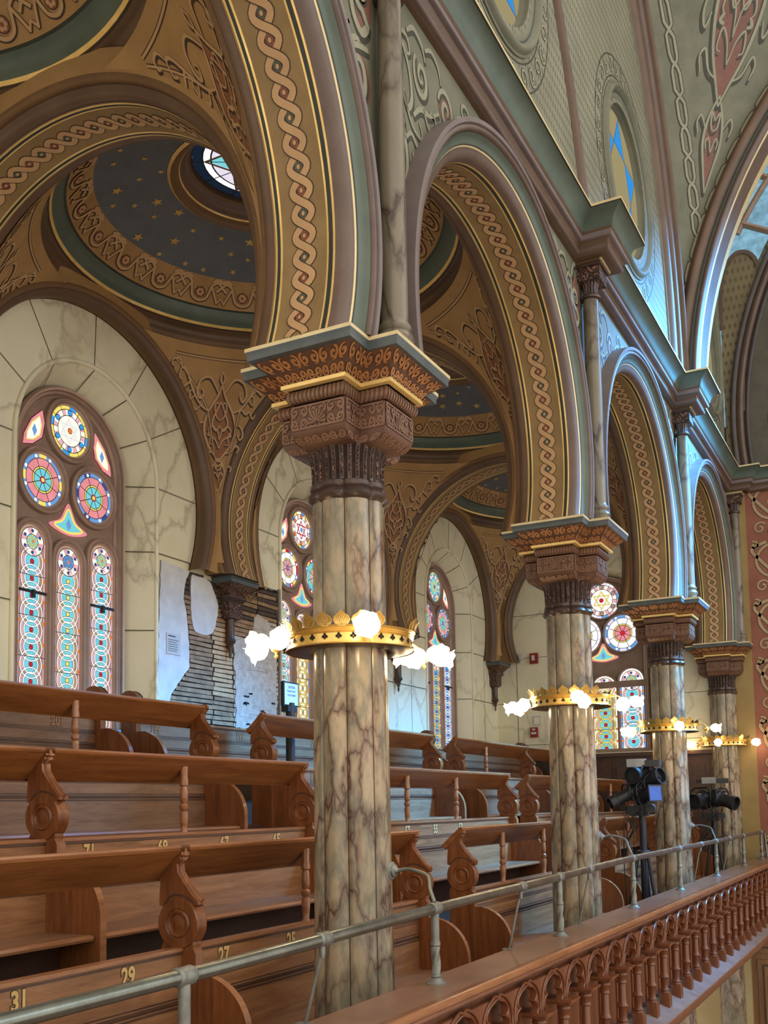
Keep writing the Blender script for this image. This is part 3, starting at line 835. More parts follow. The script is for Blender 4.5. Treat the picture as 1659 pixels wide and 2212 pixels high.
SLB = ['painted scrolls on the spandrel above the big near column', 'painted scrolls on the spandrel above the second column', 'painted scrolls on the blue lit spandrel above the third column', 'painted scrolls in the corner spandrel beside the end wall']
for k in range(4):
    o = bpy.data.objects.new('painted_scrolls', sp); COL.objects.link(o); o.location = (0, S*k, 0)
    tag(o, SLB[k], 'wall painting', 'painted spandrel scrolls')

# cornice with blocks over the slim shafts
def cornice():
    mb = MB()
    prof = [(0.0, 4.865, 'umber'), (0.03, 4.868, 'umber')] + [(a, z, 'mauve') for a, z in bez((0.035, 4.872), (0.07, 4.93), 0.35)] + [(0.065, 4.935, 'umber'), (0.08, 4.965, 'umber')]
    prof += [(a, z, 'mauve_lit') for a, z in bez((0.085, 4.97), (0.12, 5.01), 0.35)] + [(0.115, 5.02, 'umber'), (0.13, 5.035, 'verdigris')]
    prof += [(a, z, 'verdigris') for a, z in bez((0.135, 5.045), (0.235, 5.17), -0.16)] + [(0.235, 5.178, 'dark_line'), (0.247, 5.182, 'gilt_edge'), (0.247, 5.205, 'gilt_edge'), (0.20, 5.215, 'umber'), (0.0, 5.23, 'umber')]
    path = [(XN, -6.2)]
    for k in range(-1, 3):
        y = S*k
        path += [(XN, y-0.19), (XN+0.26, y-0.19), (XN+0.26, y+0.19), (XN, y+0.19)]
    path += [(XN, YE-0.19), (XN+0.30, YE-0.19), (XN+0.30, YE-0.02), (8.0, YE-0.02)]
    n = len(path); rows = []
    for a, z, m in prof:
        row = []
        for i, p in enumerate(path):
            def nrm(q, r):
                dx, dy = r[0]-q[0], r[1]-q[1]; l = hypot(dx, dy); return (dy/l, -dx/l)
            if i == 0: nx, ny = nrm(path[0], path[1])
            elif i == n-1: nx, ny = nrm(path[-2], path[-1])
            else:
                n1 = nrm(path[i-1], p); n2 = nrm(p, path[i+1]); nx, ny = n1[0]+n2[0], n1[1]+n2[1]
                if abs(n1[0]*n2[0]+n1[1]*n2[1]) > 0.9: nx, ny = n1
            row.append((p[0]+nx*a, p[1]+ny*a, z))
        rows.append(row)
    mb.grid(rows, lambda i, j: prof[i][2]); return mb
_c = cornice()
for k in range(-1, 3): _c.box(XN-0.02, XN+0.262, S*k-0.192, S*k+0.192, 4.862, 5.2, 'umber'); _c.box(XN, XN+0.225, S*k-0.16, S*k+0.16, 4.84, 4.866, 'umber')
struct('trim_5', _c)

# upper wall with round windows (plane XN)
def upper_wall():
    mb = MB(); rh = 0.80
    for yc, ylo, yhi in ((2.0, 0, 4), (6.0, 4, 8), (10.8, 8, 12.06), (-2.0, -4, 0)):
        n = 64; inner, outer = [], []
        for t in sorted([2*pi*(i+0.5)/n for i in range(n)]+[atan2(dz, dy) % (2*pi) for dy in (yhi-yc, ylo-yc) for dz in (12.0-6.82, 5.2-6.82)]):
            c, s_ = cos(t), sin(t)
            inner.append((XN, yc+rh*c, 6.82+rh*s_))
            zt, zb = 12.0-6.82, 6.82-5.2
            d = min((yhi-yc)/c if c > 0 else (ylo-yc)/c, (zt/s_ if s_ > 0 else zb/-s_))
            outer.append((XN, yc+d*c, 6.82+d*s_))
        mb.grid([inner, outer], 'pattern_wall', cv=True)
        # reveal
        mb.lathe([(rh, 0.0), (rh, -0.10)], 'nave_wall', (XN, yc, 6.82), 64, axis='X')
    return mb
def pattern_mat(name, base, alt, dot, sc):
    """stencilled wall: rows of little dashes on the ground colour"""
    m, nt, b = newmat(name)
    v = coords(nt)
    sx = nd(nt, 'ShaderNodeSeparateXYZ'); nt.links.new(v, sx.inputs[0])
    hor = nd(nt, 'ShaderNodeMath', operation='ADD'); nt.links.new(sx.outputs[0], hor.inputs[0]); nt.links.new(sx.outputs[1], hor.inputs[1])
    def cell(out, k):
        a = nd(nt, 'ShaderNodeMath', operation='MULTIPLY'); a.inputs[1].default_value = k; nt.links.new(out, a.inputs[0]); return a.outputs[0]
    zz = cell(sx.outputs[2], sc*0.55); fl = nd(nt, 'ShaderNodeMath', operation='FLOOR'); nt.links.new(zz, fl.inputs[0])
    half = nd(nt, 'ShaderNodeMath', operation='MULTIPLY_ADD'); half.inputs[1].default_value = 0.5; nt.links.new(fl.outputs[0], half.inputs[0]); nt.links.new(cell(hor.outputs[0], sc), half.inputs[2])
    def tri(o):
        f = nd(nt, 'ShaderNodeMath', operation='FRACT'); nt.links.new(o, f.inputs[0])
        g = nd(nt, 'ShaderNodeMath', operation='SUBTRACT'); nt.links.new(f.outputs[0], g.inputs[0]); g.inputs[1].default_value = 0.5
        h = nd(nt, 'ShaderNodeMath', operation='POWER'); nt.links.new(g.outputs[0], h.inputs[0]); h.inputs[1].default_value = 2; return h.outputs[0]
    su = nd(nt, 'ShaderNodeMath', operation='ADD'); nt.links.new(tri(half.outputs[0]), su.inputs[0]); nt.links.new(tri(zz), su.inputs[1])
    r1 = ramp(nt, su.outputs[0], [(0.055, (1, 1, 1, 1)), (0.09, (0, 0, 0, 1))])
    n = nd(nt, 'ShaderNodeTexNoise', Scale=1.6, Detail=5.0); nt.links.new(v, n.inputs['Vector'])
    g = ramp(nt, n.outputs['Fac'], [(0.3, lin(alt)), (0.7, lin(base))])
    mx = nd(nt, 'ShaderNodeMix', data_type='RGBA'); nt.links.new(r1.outputs[0], mx.inputs[0]); nt.links.new(g.outputs[0], mx.inputs[6]); mx.inputs[7].default_value = lin(dot)
    nt.links.new(mx.outputs[2], b.inputs['Base Color']); b.inputs['Roughness'].default_value = 0.6
pattern_mat('pattern_wall', (134, 131, 110), (116, 113, 93), (92, 89, 70), 16)
pattern_mat('pattern_brown', (136, 122, 92), (118, 104, 76), (98, 86, 62), 12)
struct('wall_upper', upper_wall())

def round_window(k, yc):
    mb = MB(); c = (XN, yc, 6.82)
    P = [(1.02, 0.0, 'nave_wall'), (1.02, 0.015, 'nave_wall')] + [(r, a, 'nave_wall') for r, a in bez((1.0, 0.02), (0.92, 0.03), 0.45)] + [(0.915, 0.01, 'dark_line'), (0.90, 0.008, 'verdigris')]
    P += [(r, a, 'nave_wall') for r, a in bez((0.89, 0.006), (0.82, -0.03), 0.2)] + [(0.81, -0.034, 'umber'), (0.80, -0.04, 'nave_wall'), (0.78, -0.10, 'umber')]
    mb.lathe([(r, a) for r, a, m in P], None, c, 72, axis='X', mats=[m for r, a, m in P])
    # stencilled scroll border round the opening
    fb = lambda u, v, o_: (XN+o_, yc+u, 6.82+v)
    for i in range(30):
        a = 2*pi*i/30
        q = [(p[0]*cos(a)-p[1]*sin(a), p[0]*sin(a)+p[1]*cos(a)) for p in spiral(1.16, 0.0, 0.085, 0.02, 0.4, 1.1 if i % 2 else -1.1, 14)]
        mb.ribbon(q, 0.034, fb, 'nave_outline', 0.002); mb.ribbon(q, 0.020, fb, 'nave_scroll', 0.004)
    for rr in (1.06, 1.27): mb.ribbon([(rr*cos(2*pi*i/60), rr*sin(2*pi*i/60)) for i in range(60)], 0.014, fb, 'nave_outline', 0.002, closed=True)
    o = struct('window_%d' % k, mb)
    g = MB(); x = XN-0.085
    fl = lambda u, v, o_: (x+o_, yc+u, 6.82+v)
    for i in range(6):   # six-pointed star in blue and ochre glass
        a = pi/2+i*pi/3
        p = [(0.78*cos(a), 0.78*sin(a)), (0.45*cos(a+pi/6), 0.45*sin(a+pi/6)), (0, 0), (0.45*cos(a-pi/6), 0.45*sin(a-pi/6))]
        g.fill([p[0], p[1], p[3]], fl, 'sky_pane', 0.0); g.fill([p[2], p[3], p[1]], fl, 'glass_olive', 0.0)
        q = [(0.45*cos(a+pi/6), 0.45*sin(a+pi/6))]+[(0.78*cos(a+pi/3*j/8), 0.78*sin(a+pi/3*j/8)) for j in range(9)][::-1]
        g.fill(q, fl, 'glass_olive', 0.0)
    for i in range(2):
        g.ribbon([(0.78*cos(pi/2+i*pi+2*pi*j/3), 0.78*sin(pi/2+i*pi+2*pi*j/3)) for j in range(3)], 0.02, fl, 'lead', 0.004+i*0.002, closed=True)
    part(o, 'star_pane', g, origin=(0, 0, 0))
glow('glass_olive', (176, 162, 118), 0.75)
for k, yc in ((5, 2.0), (6, 6.0), (7, 10.8)): round_window(k, yc)

# ------------------------------------------------------------------ nave vault: sail surface on one wall arch and one cross arch
CV = Vector((6.3, 2.0, 5.2)); RS = sqrt(6.08**2+6.3**2)
def sail(u, v, o=0.0):
    """u: metres along Y away from the corner on the wall arch side (negative to the arch over the nave); v: height"""
    return None
def sail_pt(az, el, o=0.0):
    r = RS-o
    return (CV.x+r*cos(el)*cos(az), CV.y+r*cos(el)*sin(az), CV.z+r*sin(el))
YT = 8.3
def vault():
    mb = MB()
    # wall arch curve: plane x = XN: radius Rw about (2, CV.z); cross arch: plane y = YT
    Rw = sqrt(RS**2-(CV.x-XN)**2); Rc = sqrt(RS**2-(YT-CV.y)**2)
    n = 40; rows = []
    for i in range(n+1):
        z = CV.z+(Rw-0.02)*i/n*0.985
        y = CV.y+sqrt(max(Rw**2-(z-CV.z)**2, 0)); x2 = CV.x-sqrt(max(Rc**2-(z-CV.z)**2, 0))
        a0 = atan2(y-CV.y, XN-CV.x); a1 = atan2(YT-CV.y, x2-CV.x)
        el = math.asin((z-CV.z)/RS)
        rows.append([sail_pt(a0+(a1-a0)*j/24, el) for j in range(25)])
    mb.grid(rows, 'nave_wall'); return mb, Rw, Rc
vb, RW_, RC_ = vault()
struct('ceiling_nave', vb)
def rib(curve, prof, mats, closed=False):
    """sweep (offset across, offset out) along a curve of (point, side vector, out vector)"""
    mb = MB(); rows = []
    for a, b in prof: rows.append([p+s_*a+o*b for p, s_, o in curve])
    mb.grid(rows, lambda i, j: mats[i]); return mb
# moulded rib of the wall arch (half that the picture can see plus its springing on the near side)
cur = []
for i in range(61):
    t = -0.02+pi/2*1.05*i/60
    d = Vector((0, cos(t), sin(t))); cur.append((Vector((XN, 2.0, CV.z))+d*RW_, d, Vector((1, 0, 0))))
pr = [(-0.44, 0.0), (-0.43, 0.02)] + bez((-0.40, 0.02), (-0.24, 0.03), -0.4, 7) + [(-0.22, 0.02)] + bez((-0.20, 0.04), (-0.09, 0.09), -0.45, 7) + [(-0.08, 0.09)] + bez((-0.06, 0.11), (0.02, 0.15), -0.45, 7) + [(0.03, 0.10), (0.06, 0.04)]
struct('trim_6', rib(cur, pr, ['nave_wall']*2+['umber']*7+['outline']+['mauve']*7+['umber']+['umber']*7+['verdigris']*4))
# mullion rib between the round windows
for k, y0 in enumerate((0.0, 4.0)):
    cur = []
    for i in range(31):
        z = 5.2+5.4*i/30; y = y0+0.24-0.70*(max(0, z-5.3)/1.8)**1.5
        cur.append((Vector((XN, y, z)), Vector((0, 1, 0)), Vector((1, 0, 0))))
    struct('trim_%d' % (7+k), rib(cur, [(-0.11, 0.0)]+bez((-0.10, 0.0), (-0.02, 0.0), -0.6, 8)+[(-0.02, 0.01)]+bez((0.0, 0.01), (0.07, 0.0), -0.6, 8)+[(0.085, 0.0)], ['umber']*9+['outline']+['mauve']*8+['outline']*2))
# cross arch over the nave at YT: broad moulded band facing the lens
cur = []
for i in range(81):
    t = 0.005+(pi*0.60)*i/80
    d = Vector((-cos(t), 0, sin(t))); cur.append((Vector((CV.x, YT, CV.z))+d*RC_, d, Vector((0, -1, 0))))
pr = [(0.10, 0.0), (0.02, 0.02)] + bez((0.0, 0.03), (-0.13, 0.06), 0.4, 7) + [(-0.14, 0.03), (-0.17, 0.03)] + bez((-0.18, 0.02), (-0.26, 0.0), 0.45, 7) + [(-0.27, -0.02), (-0.28, -0.05), (-0.29, -0.30), (-0.30, -0.33), (-0.29, -0.5), (0.05, -0.52)]
struct('trim_9', rib(cur, pr, ['nave_wall', 'umber']+['umber']*7+['dark_line', 'verdigris']+['mauve']*7+['gilt_edge', 'mauve', 'mauve', 'gilt_edge', 'umber', 'umber', 'umber']))
# painted medallion and chain borders on the sail
def sail_paint():
    mb = MB()
    a_c = atan2(YT-CV.y, XN-CV.x)
    z0, z1 = 5.9, 10.6
    def f(u, v, o):
        z = z0+(z1-z0)*v
        u = u-0.24; y = CV.y+sqrt(max(RW_**2-(z-CV.z)**2, 0)); x2 = CV.x-sqrt(max(RC_**2-(z-CV.z)**2, 0))
        a0 = atan2(y-CV.y, XN-CV.x); a1 = atan2(YT-CV.y, x2-CV.x); mid = (a0+a1)/2
        el = math.asin((z-CV.z)/RS)
        return sail_pt(mid+u/(RS*cos(el)), el, o+0.004)
    medallion(mb, f, 1.55, 'nave_scroll', 'nave_outline', 'nave_red', z1-z0, 0.62, v0=0.38, vs=0.80)
    def edge(sg):
        out = []
        for i in range(80):
            v = 0.10+0.9*i/79; z = z0+(z1-z0)*v
            y = CV.y+sqrt(max(RW_**2-(z-CV.z)**2, 0)); x2 = CV.x-sqrt(max(RC_**2-(z-CV.z)**2, 0))
            a0 = atan2(y-CV.y, XN-CV.x); a1 = atan2(YT-CV.y, x2-CV.x); el = math.asin((z-CV.z)/RS)
            out.append((sg*(abs(a1-a0)/2*RS*cos(el)-0.23), v))
        return out
    for sg in (1, -1):
        e = edge(sg)
        for ph in (1, -1):
            q = [(u+ph*0.055*max(-1, min(1, 2.2*sin(i*pi/5.5))), v) for i, (u, v) in enumerate(e)]
            mb.ribbon(q, 0.055, f, 'nave_outline', 0.002, asp=z1-z0); mb.ribbon(q, 0.032, f, 'nave_scroll', 0.004, asp=z1-z0)
    return mb
o = struct('vault_painting', sail_paint(), kind=None, label='large red and grey painted arabesque with chain border on the nave vault, top right', cat='wall painting')

# ------------------------------------------------------------------ end wall
E_ = MB()
E_.poly([(0.05, YE, F0), (0.47, YE, F0), (0.47, YE, 5.0), (0.05, YE, 5.0)], 'end_ochre')
E_.poly([(0.47, YE, -1.6), (9, YE, -1.6), (9, YE, 5.2), (0.47, YE, 5.2)], 'panel_red')
E_.poly([(XN-0.4, YE+0.02, 5.0), (10, YE+0.02, 5.0), (10, YE+0.02, 14), (XN-0.4, YE+0.02, 14)], 'pattern_brown')
E_.poly([(XW-0.3, YE, 5.0), (XN, YE, 5.0), (XN, YE, 12.0), (XW-0.3, YE, 12.0)], 'end_ochre')
struct('wall_end', E_)
# marble lining of the end wall inside the gallery
ME = MB(); ye = YE-0.012
hole_c, hole_r = -1.964, 0.87
def wall_with_hole(mb, f, x0, x1, z0, z1, c, r, zc, zsill, m, jm, n=40):
    """rectangle with an arched opening, f(u, z)"""
    hole = [(c+r, zsill), (c+r, zc)]+[(c+r*cos(pi*i/n), zc+r*sin(pi*i/n)) for i in range(1, n)]+[(c-r, zc), (c-r, zsill)]
    mb.fill([(x0, z0), (x1, z0), (x1, zsill), (x0, zsill)], lambda u, v, o: f(u, v), m)
    mb.fill([(c+r, zsill), (x1, zsill), (x1, zc), (c+r, zc)], lambda u, v, o: f(u, v), m)
    mb.fill([(x0, zsill), (c-r, zsill), (c-r, zc), (x0, zc)], lambda u, v, o: f(u, v), m)
    inner, outer = [], []
    for t in sorted([pi*i/n for i in range(n+1)]+[atan2(z1-zc, x1-c), atan2(z1-zc, x0-c)]):
        cc, ss = cos(t), sin(t)
        inner.append(f(c+r*cc, zc+r*ss))
        d = min(((x1-c)/cc if cc > 1e-6 else 1e9), ((c-x0)/-cc if cc < -1e-6 else 1e9), ((z1-zc)/ss if ss > 1e-6 else 1e9))
        outer.append(f(c+d*cc, zc+d*ss))
    mb.grid([inner, outer], m)
    return hole
fe = lambda u, z: (u, ye, z)
wall_with_hole(ME, fe, XW, 0.10, 0.4, 4.8, hole_c, hole_r, 3.085, 0.82, 'marble_wall', None)
ME.poly([(XW, ye, F0), (0.1, ye, F0), (0.1, ye, 0.4), (XW, ye, 0.4)], 'marble_wall')
# reveal of the end window
def reveal(mb, f, c, r0, r1, zc, zsill, d, m):
    n = 40
    def out(r): return [(c+r, zsill), (c+r, zc)]+[(c+r*cos(pi*i/n), zc+r*sin(pi*i/n)) for i in range(1, n)]+[(c-r, zc), (c-r, zsill)]
    mb.grid([[f(u, z, 0) for u, z in out(r0)], [f(u, z, d) for u, z in out(r1)]], m)
    mb.poly([f(c-r0, zsill, 0), f(c+r0, zsill, 0), f(c+r1, zsill+0.0, d), f(c-r1, zsill, d)], m)
reveal(ME, lambda u, z, d: (u, ye+d, z), hole_c, hole_r, 0.76, 3.085, 0.82, 0.26, 'marble_wall')
for z in (3.27, 2.52, 1.74, 1.0):
    for x0, x1 in ((XW, hole_c-hole_r), (hole_c+hole_r, 0.1)):
        ME.box(x0, x1, ye-0.003, ye, z-0.004, z+0.004, 'joint')
for x in (-3.45, -0.75):
    ME.box(x-0.004, x+0.004, ye-0.003, ye, 0.4, 2.52, 'joint')
struct('wall_end_lining', ME)
# red panel strapwork
RP = MB(); fr_ = lambda u, v, o: (u, YE-o-0.001, v)
for k in range(7):
    zc = -0.9+0.93*k; c = 0.96
    L_ = [(catmull([(c-0.36, zc), (c-0.20, zc+0.24), (c+0.20, zc+0.24), (c+0.36, zc), (c+0.20, zc-0.24), (c-0.20, zc-0.24)], 5, closed=True)+[(c-0.36, zc)], 0.045),
          (catmull([(c-0.20, zc+0.30), (c-0.42, zc+0.20), (c-0.30, zc+0.02), (c-0.14, zc-0.16), (c, zc-0.30), (c+0.14, zc-0.46), (c, zc-0.56), (c-0.14, zc-0.46), (c, zc-0.30), (c+0.14, zc-0.16), (c+0.30, zc+0.02), (c+0.42, zc+0.20), (c+0.20, zc+0.30)], 5), 0.05),
          (spiral(c-0.28, zc-0.40, 0.10, 0.02, 0.6, 1.2), 0.03), (spiral(c-0.38, zc+0.26, 0.07, 0.015, 2.0, -1.1), 0.03), (spiral(c, zc, 0.14, 0.14, 0, 1.0), 0.03), (catmull([(c-0.08, zc), (c, zc+0.08), (c+0.08, zc), (c, zc-0.08), (c-0.08, zc)], 4), 0.03)]
    for pts, w in L_:
        RP.ribbon(pts, w*1.3, fr_, 'outline', 0.003+0.0002*(k % 2)); RP.ribbon(pts, w, fr_, 'strap', 0.006+0.0002*(k % 2))
struct('strapwork_painting', RP, kind=None, label='interlaced tan strapwork painted on the red end wall panel at the right edge', cat='wall painting')
# great end window: tracery and cool glass behind the nave arch, dark arch below
GW = MB(); fg = lambda u, v, o: (u, YE-o, v)
CXE, CZE, RI = 6.3, 6.0, 5.78
band = [[(CXE+r*cos(t), YE-0.02, CZE+r*sin(t)) for t in [pi*0.28+(pi*0.72)*j/60 for j in range(61)]] for r in (RI+0.28, 6.4, 7.6)]
gl = MB(); gl.grid([[ (x, YE-0.02, z) for x, y, z in r] for r in (band[0], band[1], band[2])], 'glass_ice')
ga = MB()
P = [(RI-0.10, 0.0, 'end_unlit')] + [(r, a, 'end_unlit') for r, a in bez((RI-0.09, 0.02), (RI-0.02, 0.04), -0.4)] + [(RI-0.01, 0.03, 'outline')] + [(r, a, 'mauve') for r, a in bez((RI+0.0, 0.05), (RI+0.09, 0.10), -0.45)] + [(RI+0.10, 0.08, 'outline'), (RI+0.11, 0.10, 'end_unlit')] + [(r, a, 'end_unlit') for r, a in bez((RI+0.12, 0.12), (RI+0.20, 0.08), -0.4)] + [(RI+0.21, 0.0, 'end_unlit')]
rows = [[(CXE+r*cos(t), YE-a, CZE+r*sin(t)) for t in [pi*0.4+(pi*0.64)*j/60 for j in range(61)]] for r, a, m in P]
ga.grid(rows, lambda i, j: P[i][2])
wo = struct('window_8', ga)
part(wo, 'ice_pane', gl, origin=(0, 0, 0))
tr = MB()
for k in range(10):   # radial bars
    t = pi*0.49+pi*0.038*k
    tr.tube([(CXE+r*cos(t), YE-0.07, CZE+r*sin(t)) for r in (RI+0.2, 7.6)], 0.05, 'window_brown', 6)
for r in (6.55, 7.1):
    tr.tube([(CXE+r*cos(t), YE-0.07, CZE+r*sin(t)) for t in [pi*0.45+pi*0.39*j/50 for j in range(51)]], 0.05, 'window_brown', 6)
part(wo, 'tracery_bars', tr, origin=(0, 0, 0))
dk = MB()   # dark painted field inside the arch
pts = [(CXE+(RI-0.08)*cos(t), CZE+(RI-0.08)*sin(t)) for t in [pi*0.5+(pi*0.54)*j/40 for j in range(41)]]
dk.fill(pts+[(CXE, 5.2)], fg, 'end_field', 0.01)
for k in range(4):
    zc = 6.0+0.8*k; c = 1.05+0.12*k*k*0.5
    for pts, w in ((spiral(c+0.15, zc, 0.30, 0.05, 2.4, 1.4), 0.07), (spiral(c+0.05, zc+0.42, 0.18, 0.04, 4.0, -1.2), 0.05)):
        dk.ribbon(pts, w*1.4, fg, 'outline', 0.014); dk.ribbon(pts, w, fg, 'nave_scroll', 0.017)
part(wo, 'painted_field', dk, origin=(0, 0, 0))
# patterned panel with a round moulded head, below the tracery
pn = MB()
out_ = [(0.24, 5.1)]+[(0.24, 7.6)]+catmull([(0.24, 7.6), (0.26, 8.2), (0.34, 8.62), (0.52, 8.84), (0.74, 8.78), (0.86, 8.5), (0.78, 8.1), (0.64, 7.6), (0.56, 7.0), (0.52, 6.2)], 5)+[(0.50, 5.1)]
pn.fill(out_, fg, 'pattern_brown', 0.05)
pn.ribbon(out_[1:-1], 0.06, lambda u, v, o: (u, YE-o, v), 'mauve', 0.075)
pn.tube([(u, YE-0.09, v) for u, v in out_[1:-1]], 0.035, 'mauve', 6)
part(wo, 'stencilled_panel', pn, origin=(0, 0, 0))
# ------------------------------------------------------------------ outer wall with three windows
WC, WR, WZ = 2.0, 0.88, 3.17      # opening on the wall face
FR, XF = 0.69, -4.05              # window frame, further out
ZSILL = 0.72
def left_wall():
    mb = MB()
    for k in range(3):
        yc = 2.0+S*k
        f = lambda u, z: (XW, u, z)
        y0 = -2.2 if k == 0 else yc-2; y1 = YE if k == 2 else yc+2
        if k == 0:
            mb.poly([(XW, -6, F0), (XW, 0, F0), (XW, 0, 5.0), (XW, -6, 5.0)], 'marble_wall'); y0 = 0.0
        wall_with_hole(mb, f, y0, y1, 0.3, 4.8, yc, WR, WZ, ZSILL, 'marble_wall', None)
        mb.poly([(XW, y0, F0), (XW, y1, F0), (XW, y1, 0.3), (XW, y0, 0.3)], 'marble_wall')
        fr = lambda u, z, d, yc=yc: (XW+(XF-XW)*d, yc+u, z)
        n = 40
        out = lambda r: [(r, ZSILL), (r, WZ)]+[(r*cos(pi*i/n), WZ+r*sin(pi*i/n)) for i in range(1, n)]+[(-r, WZ), (-r, ZSILL)]
        mb.grid([[fr(u, z, 0) for u, z in out(WR)], [fr(u, z, 1.25) for u, z in out(FR+0.012)]], 'marble_wall')
        mb.poly([fr(-WR, ZSILL, 0), fr(WR, ZSILL, 0), fr(FR, ZSILL, 1), fr(-FR, ZSILL, 1)], 'window_brown')
        # round bead at the mouth of the opening
        mb.tube([(XW+0.008, yc+u, z) for u, z in out(WR+0.02)], 0.022, 'marble_wall', 8)
        # painted joints between blocks
        for i, a in enumerate((0, 30, 58, 88, 122, 150, 180)):
            t = radians(a)
            p0, p1 = (WR+0.03, 1.52)
            for q, m, w in ((0, 'joint', 0.008), (0.009, 'joint_light', 0.006)):
                mb.ribbon([(p0*cos(t), WZ+p0*sin(t)+q), (p1*cos(t), WZ+p1*sin(t)+q)], w, lambda u, v, o, yc=yc: (XW+o, yc+u, v), m, 0.002)
            a0, a1 = Vector(fr(WR*cos(t), WZ+WR*sin(t), 0)), Vector(fr((FR+0.02)*cos(t), WZ+(FR+0.02)*sin(t), 1.0))
            tn = Vector((0, -sin(t), cos(t)))*0.005; inn = Vector((0, -cos(t), -sin(t)))*0.002
            mb.poly([a0-tn+inn, a0+tn+inn, a1+tn+inn, a1-tn+inn], 'joint')
        for z in (2.52, 1.74, 1.0):
            for ya, yb in ((yc-2, yc-WR-0.04), (yc+WR+0.04, yc+2)):
                mb.box(XW, XW+0.002, ya, yb, z-0.005, z+0.005, 'joint'); mb.box(XW, XW+0.0015, ya, yb, z-0.013, z-0.006, 'joint_light')
            for sg in (1, -1):
                a0, a1 = fr(sg*WR, z, 0), fr(sg*(FR+0.02), z, 1)
                mb.poly([(a0[0], a0[1]-sg*0.002, z-0.005), (a0[0], a0[1]-sg*0.002, z+0.005), (a1[0], a1[1]-sg*0.002, z+0.005), (a1[0], a1[1]-sg*0.002, z-0.005)], 'joint')
        for yy in (yc-1.42, yc+1.42):
            mb.box(XW, XW+0.002, yy-0.004, yy+0.004, 0.4, 2.52, 'joint')
    return mb
struct('wall_left', left_wall())

# ------------------------------------------------------------------ stained glass windows
def ann2(mb, f, c, r0, r1, mts, n, off, a0=0.0, steps=48):
    for i in range(n):
        a, b = a0+2*pi*i/n, a0+2*pi*(i+1)/n; st = max(2, steps//n)
        rows = [[f(c[0]+r*cos(a+(b-a)*j/st), c[1]+r*sin(a+(b-a)*j/st), off) for j in range(st+1)] for r in (r0, r1)]
        mb.grid(rows, mts[i % len(mts)])
def leads(mb, f, c, r0, r1, n, off, a0=0.0, w=0.006):
    for i in range(n):
        a = a0+2*pi*i/n; mb.ribbon([(c[0]+r0*cos(a), c[1]+r0*sin(a)), (c[0]+r1*cos(a), c[1]+r1*sin(a))], w, f, 'lead', off)
def circ(c, r, n=40): return [(c[0]+r*cos(2*pi*i/n), c[1]+r*sin(2*pi*i/n)) for i in range(n)]
def oculus_glass(f, c, r, style):
    mb = MB()
    if style[0] == 'star':
        _, rim, field, star_c, dots, heart = style
        ann2(mb, f, c, 0.0005, r*0.62, [field], 24, 0.0); ann2(mb, f, c, r*0.62, r*0.86, ['glass_cream', 'glass_rose'], 24, 0.0); ann2(mb, f, c, r*0.86, r, rim, 16, 0.0)
        for q in range(2):
            mb.ribbon([(c[0]+r*0.50*cos(pi/2+q*pi+2*pi*j/3), c[1]+r*0.50*sin(pi/2+q*pi+2*pi*j/3)) for j in range(3)], r*0.14, f, 'lead', 0.002+0.0012*q, closed=True)
            mb.ribbon([(c[0]+r*0.50*cos(pi/2+q*pi+2*pi*j/3), c[1]+r*0.50*sin(pi/2+q*pi+2*pi*j/3)) for j in range(3)], r*0.10, f, star_c, 0.0026+0.0012*q, closed=True)
        for j in range(6):
            p = (c[0]+r*0.74*cos(pi/6+j*pi/3), c[1]+r*0.74*sin(pi/6+j*pi/3)); mb.fill(circ(p, r*0.125, 16), f, 'lead', 0.003); mb.fill(circ(p, r*0.10, 16), f, dots, 0.004)
        mb.fill(circ(c, r*0.13, 12), f, 'lead', 0.006); mb.fill(circ(c, r*0.11, 12), f, heart, 0.007)
        for q in (0.62, 0.86): mb.ribbon(circ(c, r*q), r*0.03, f, 'lead', 0.0022, closed=True)
        leads(mb, f, c, r*0.62, r, 12, 0.0021, 0, r*0.025)
    else:
        _, rim, outer, inner, heart = style
        ann2(mb, f, c, 0.0005, r*0.13, [heart], 8, 0.0); ann2(mb, f, c, r*0.13, r*0.44, [inner], 8, 0.0); ann2(mb, f, c, r*0.44, r*0.52, ['glass_yellow'], 8, 0.0)
        ann2(mb, f, c, r*0.52, r*0.84, [outer], 8, 0.0); ann2(mb, f, c, r*0.84, r, rim, 16, 0.0, pi/16)
        for q in (0.13, 0.44, 0.52, 0.84): mb.ribbon(circ(c, r*q), r*0.028, f, 'lead', 0.002, closed=True)
        leads(mb, f, c, r*0.13, r*0.86, 8, 0.0021, pi/8, r*0.03)
        for j in range(8):
            p = (c[0]+r*0.92*cos(pi/8+j*pi/4), c[1]+r*0.92*sin(pi/8+j*pi/4)); mb.fill(circ(p, r*0.07, 8), f, 'glass_white', 0.003)
        ann2(mb, f, c, r*0.08, r*0.13, ['glass_red'], 6, 0.003)
    return mb
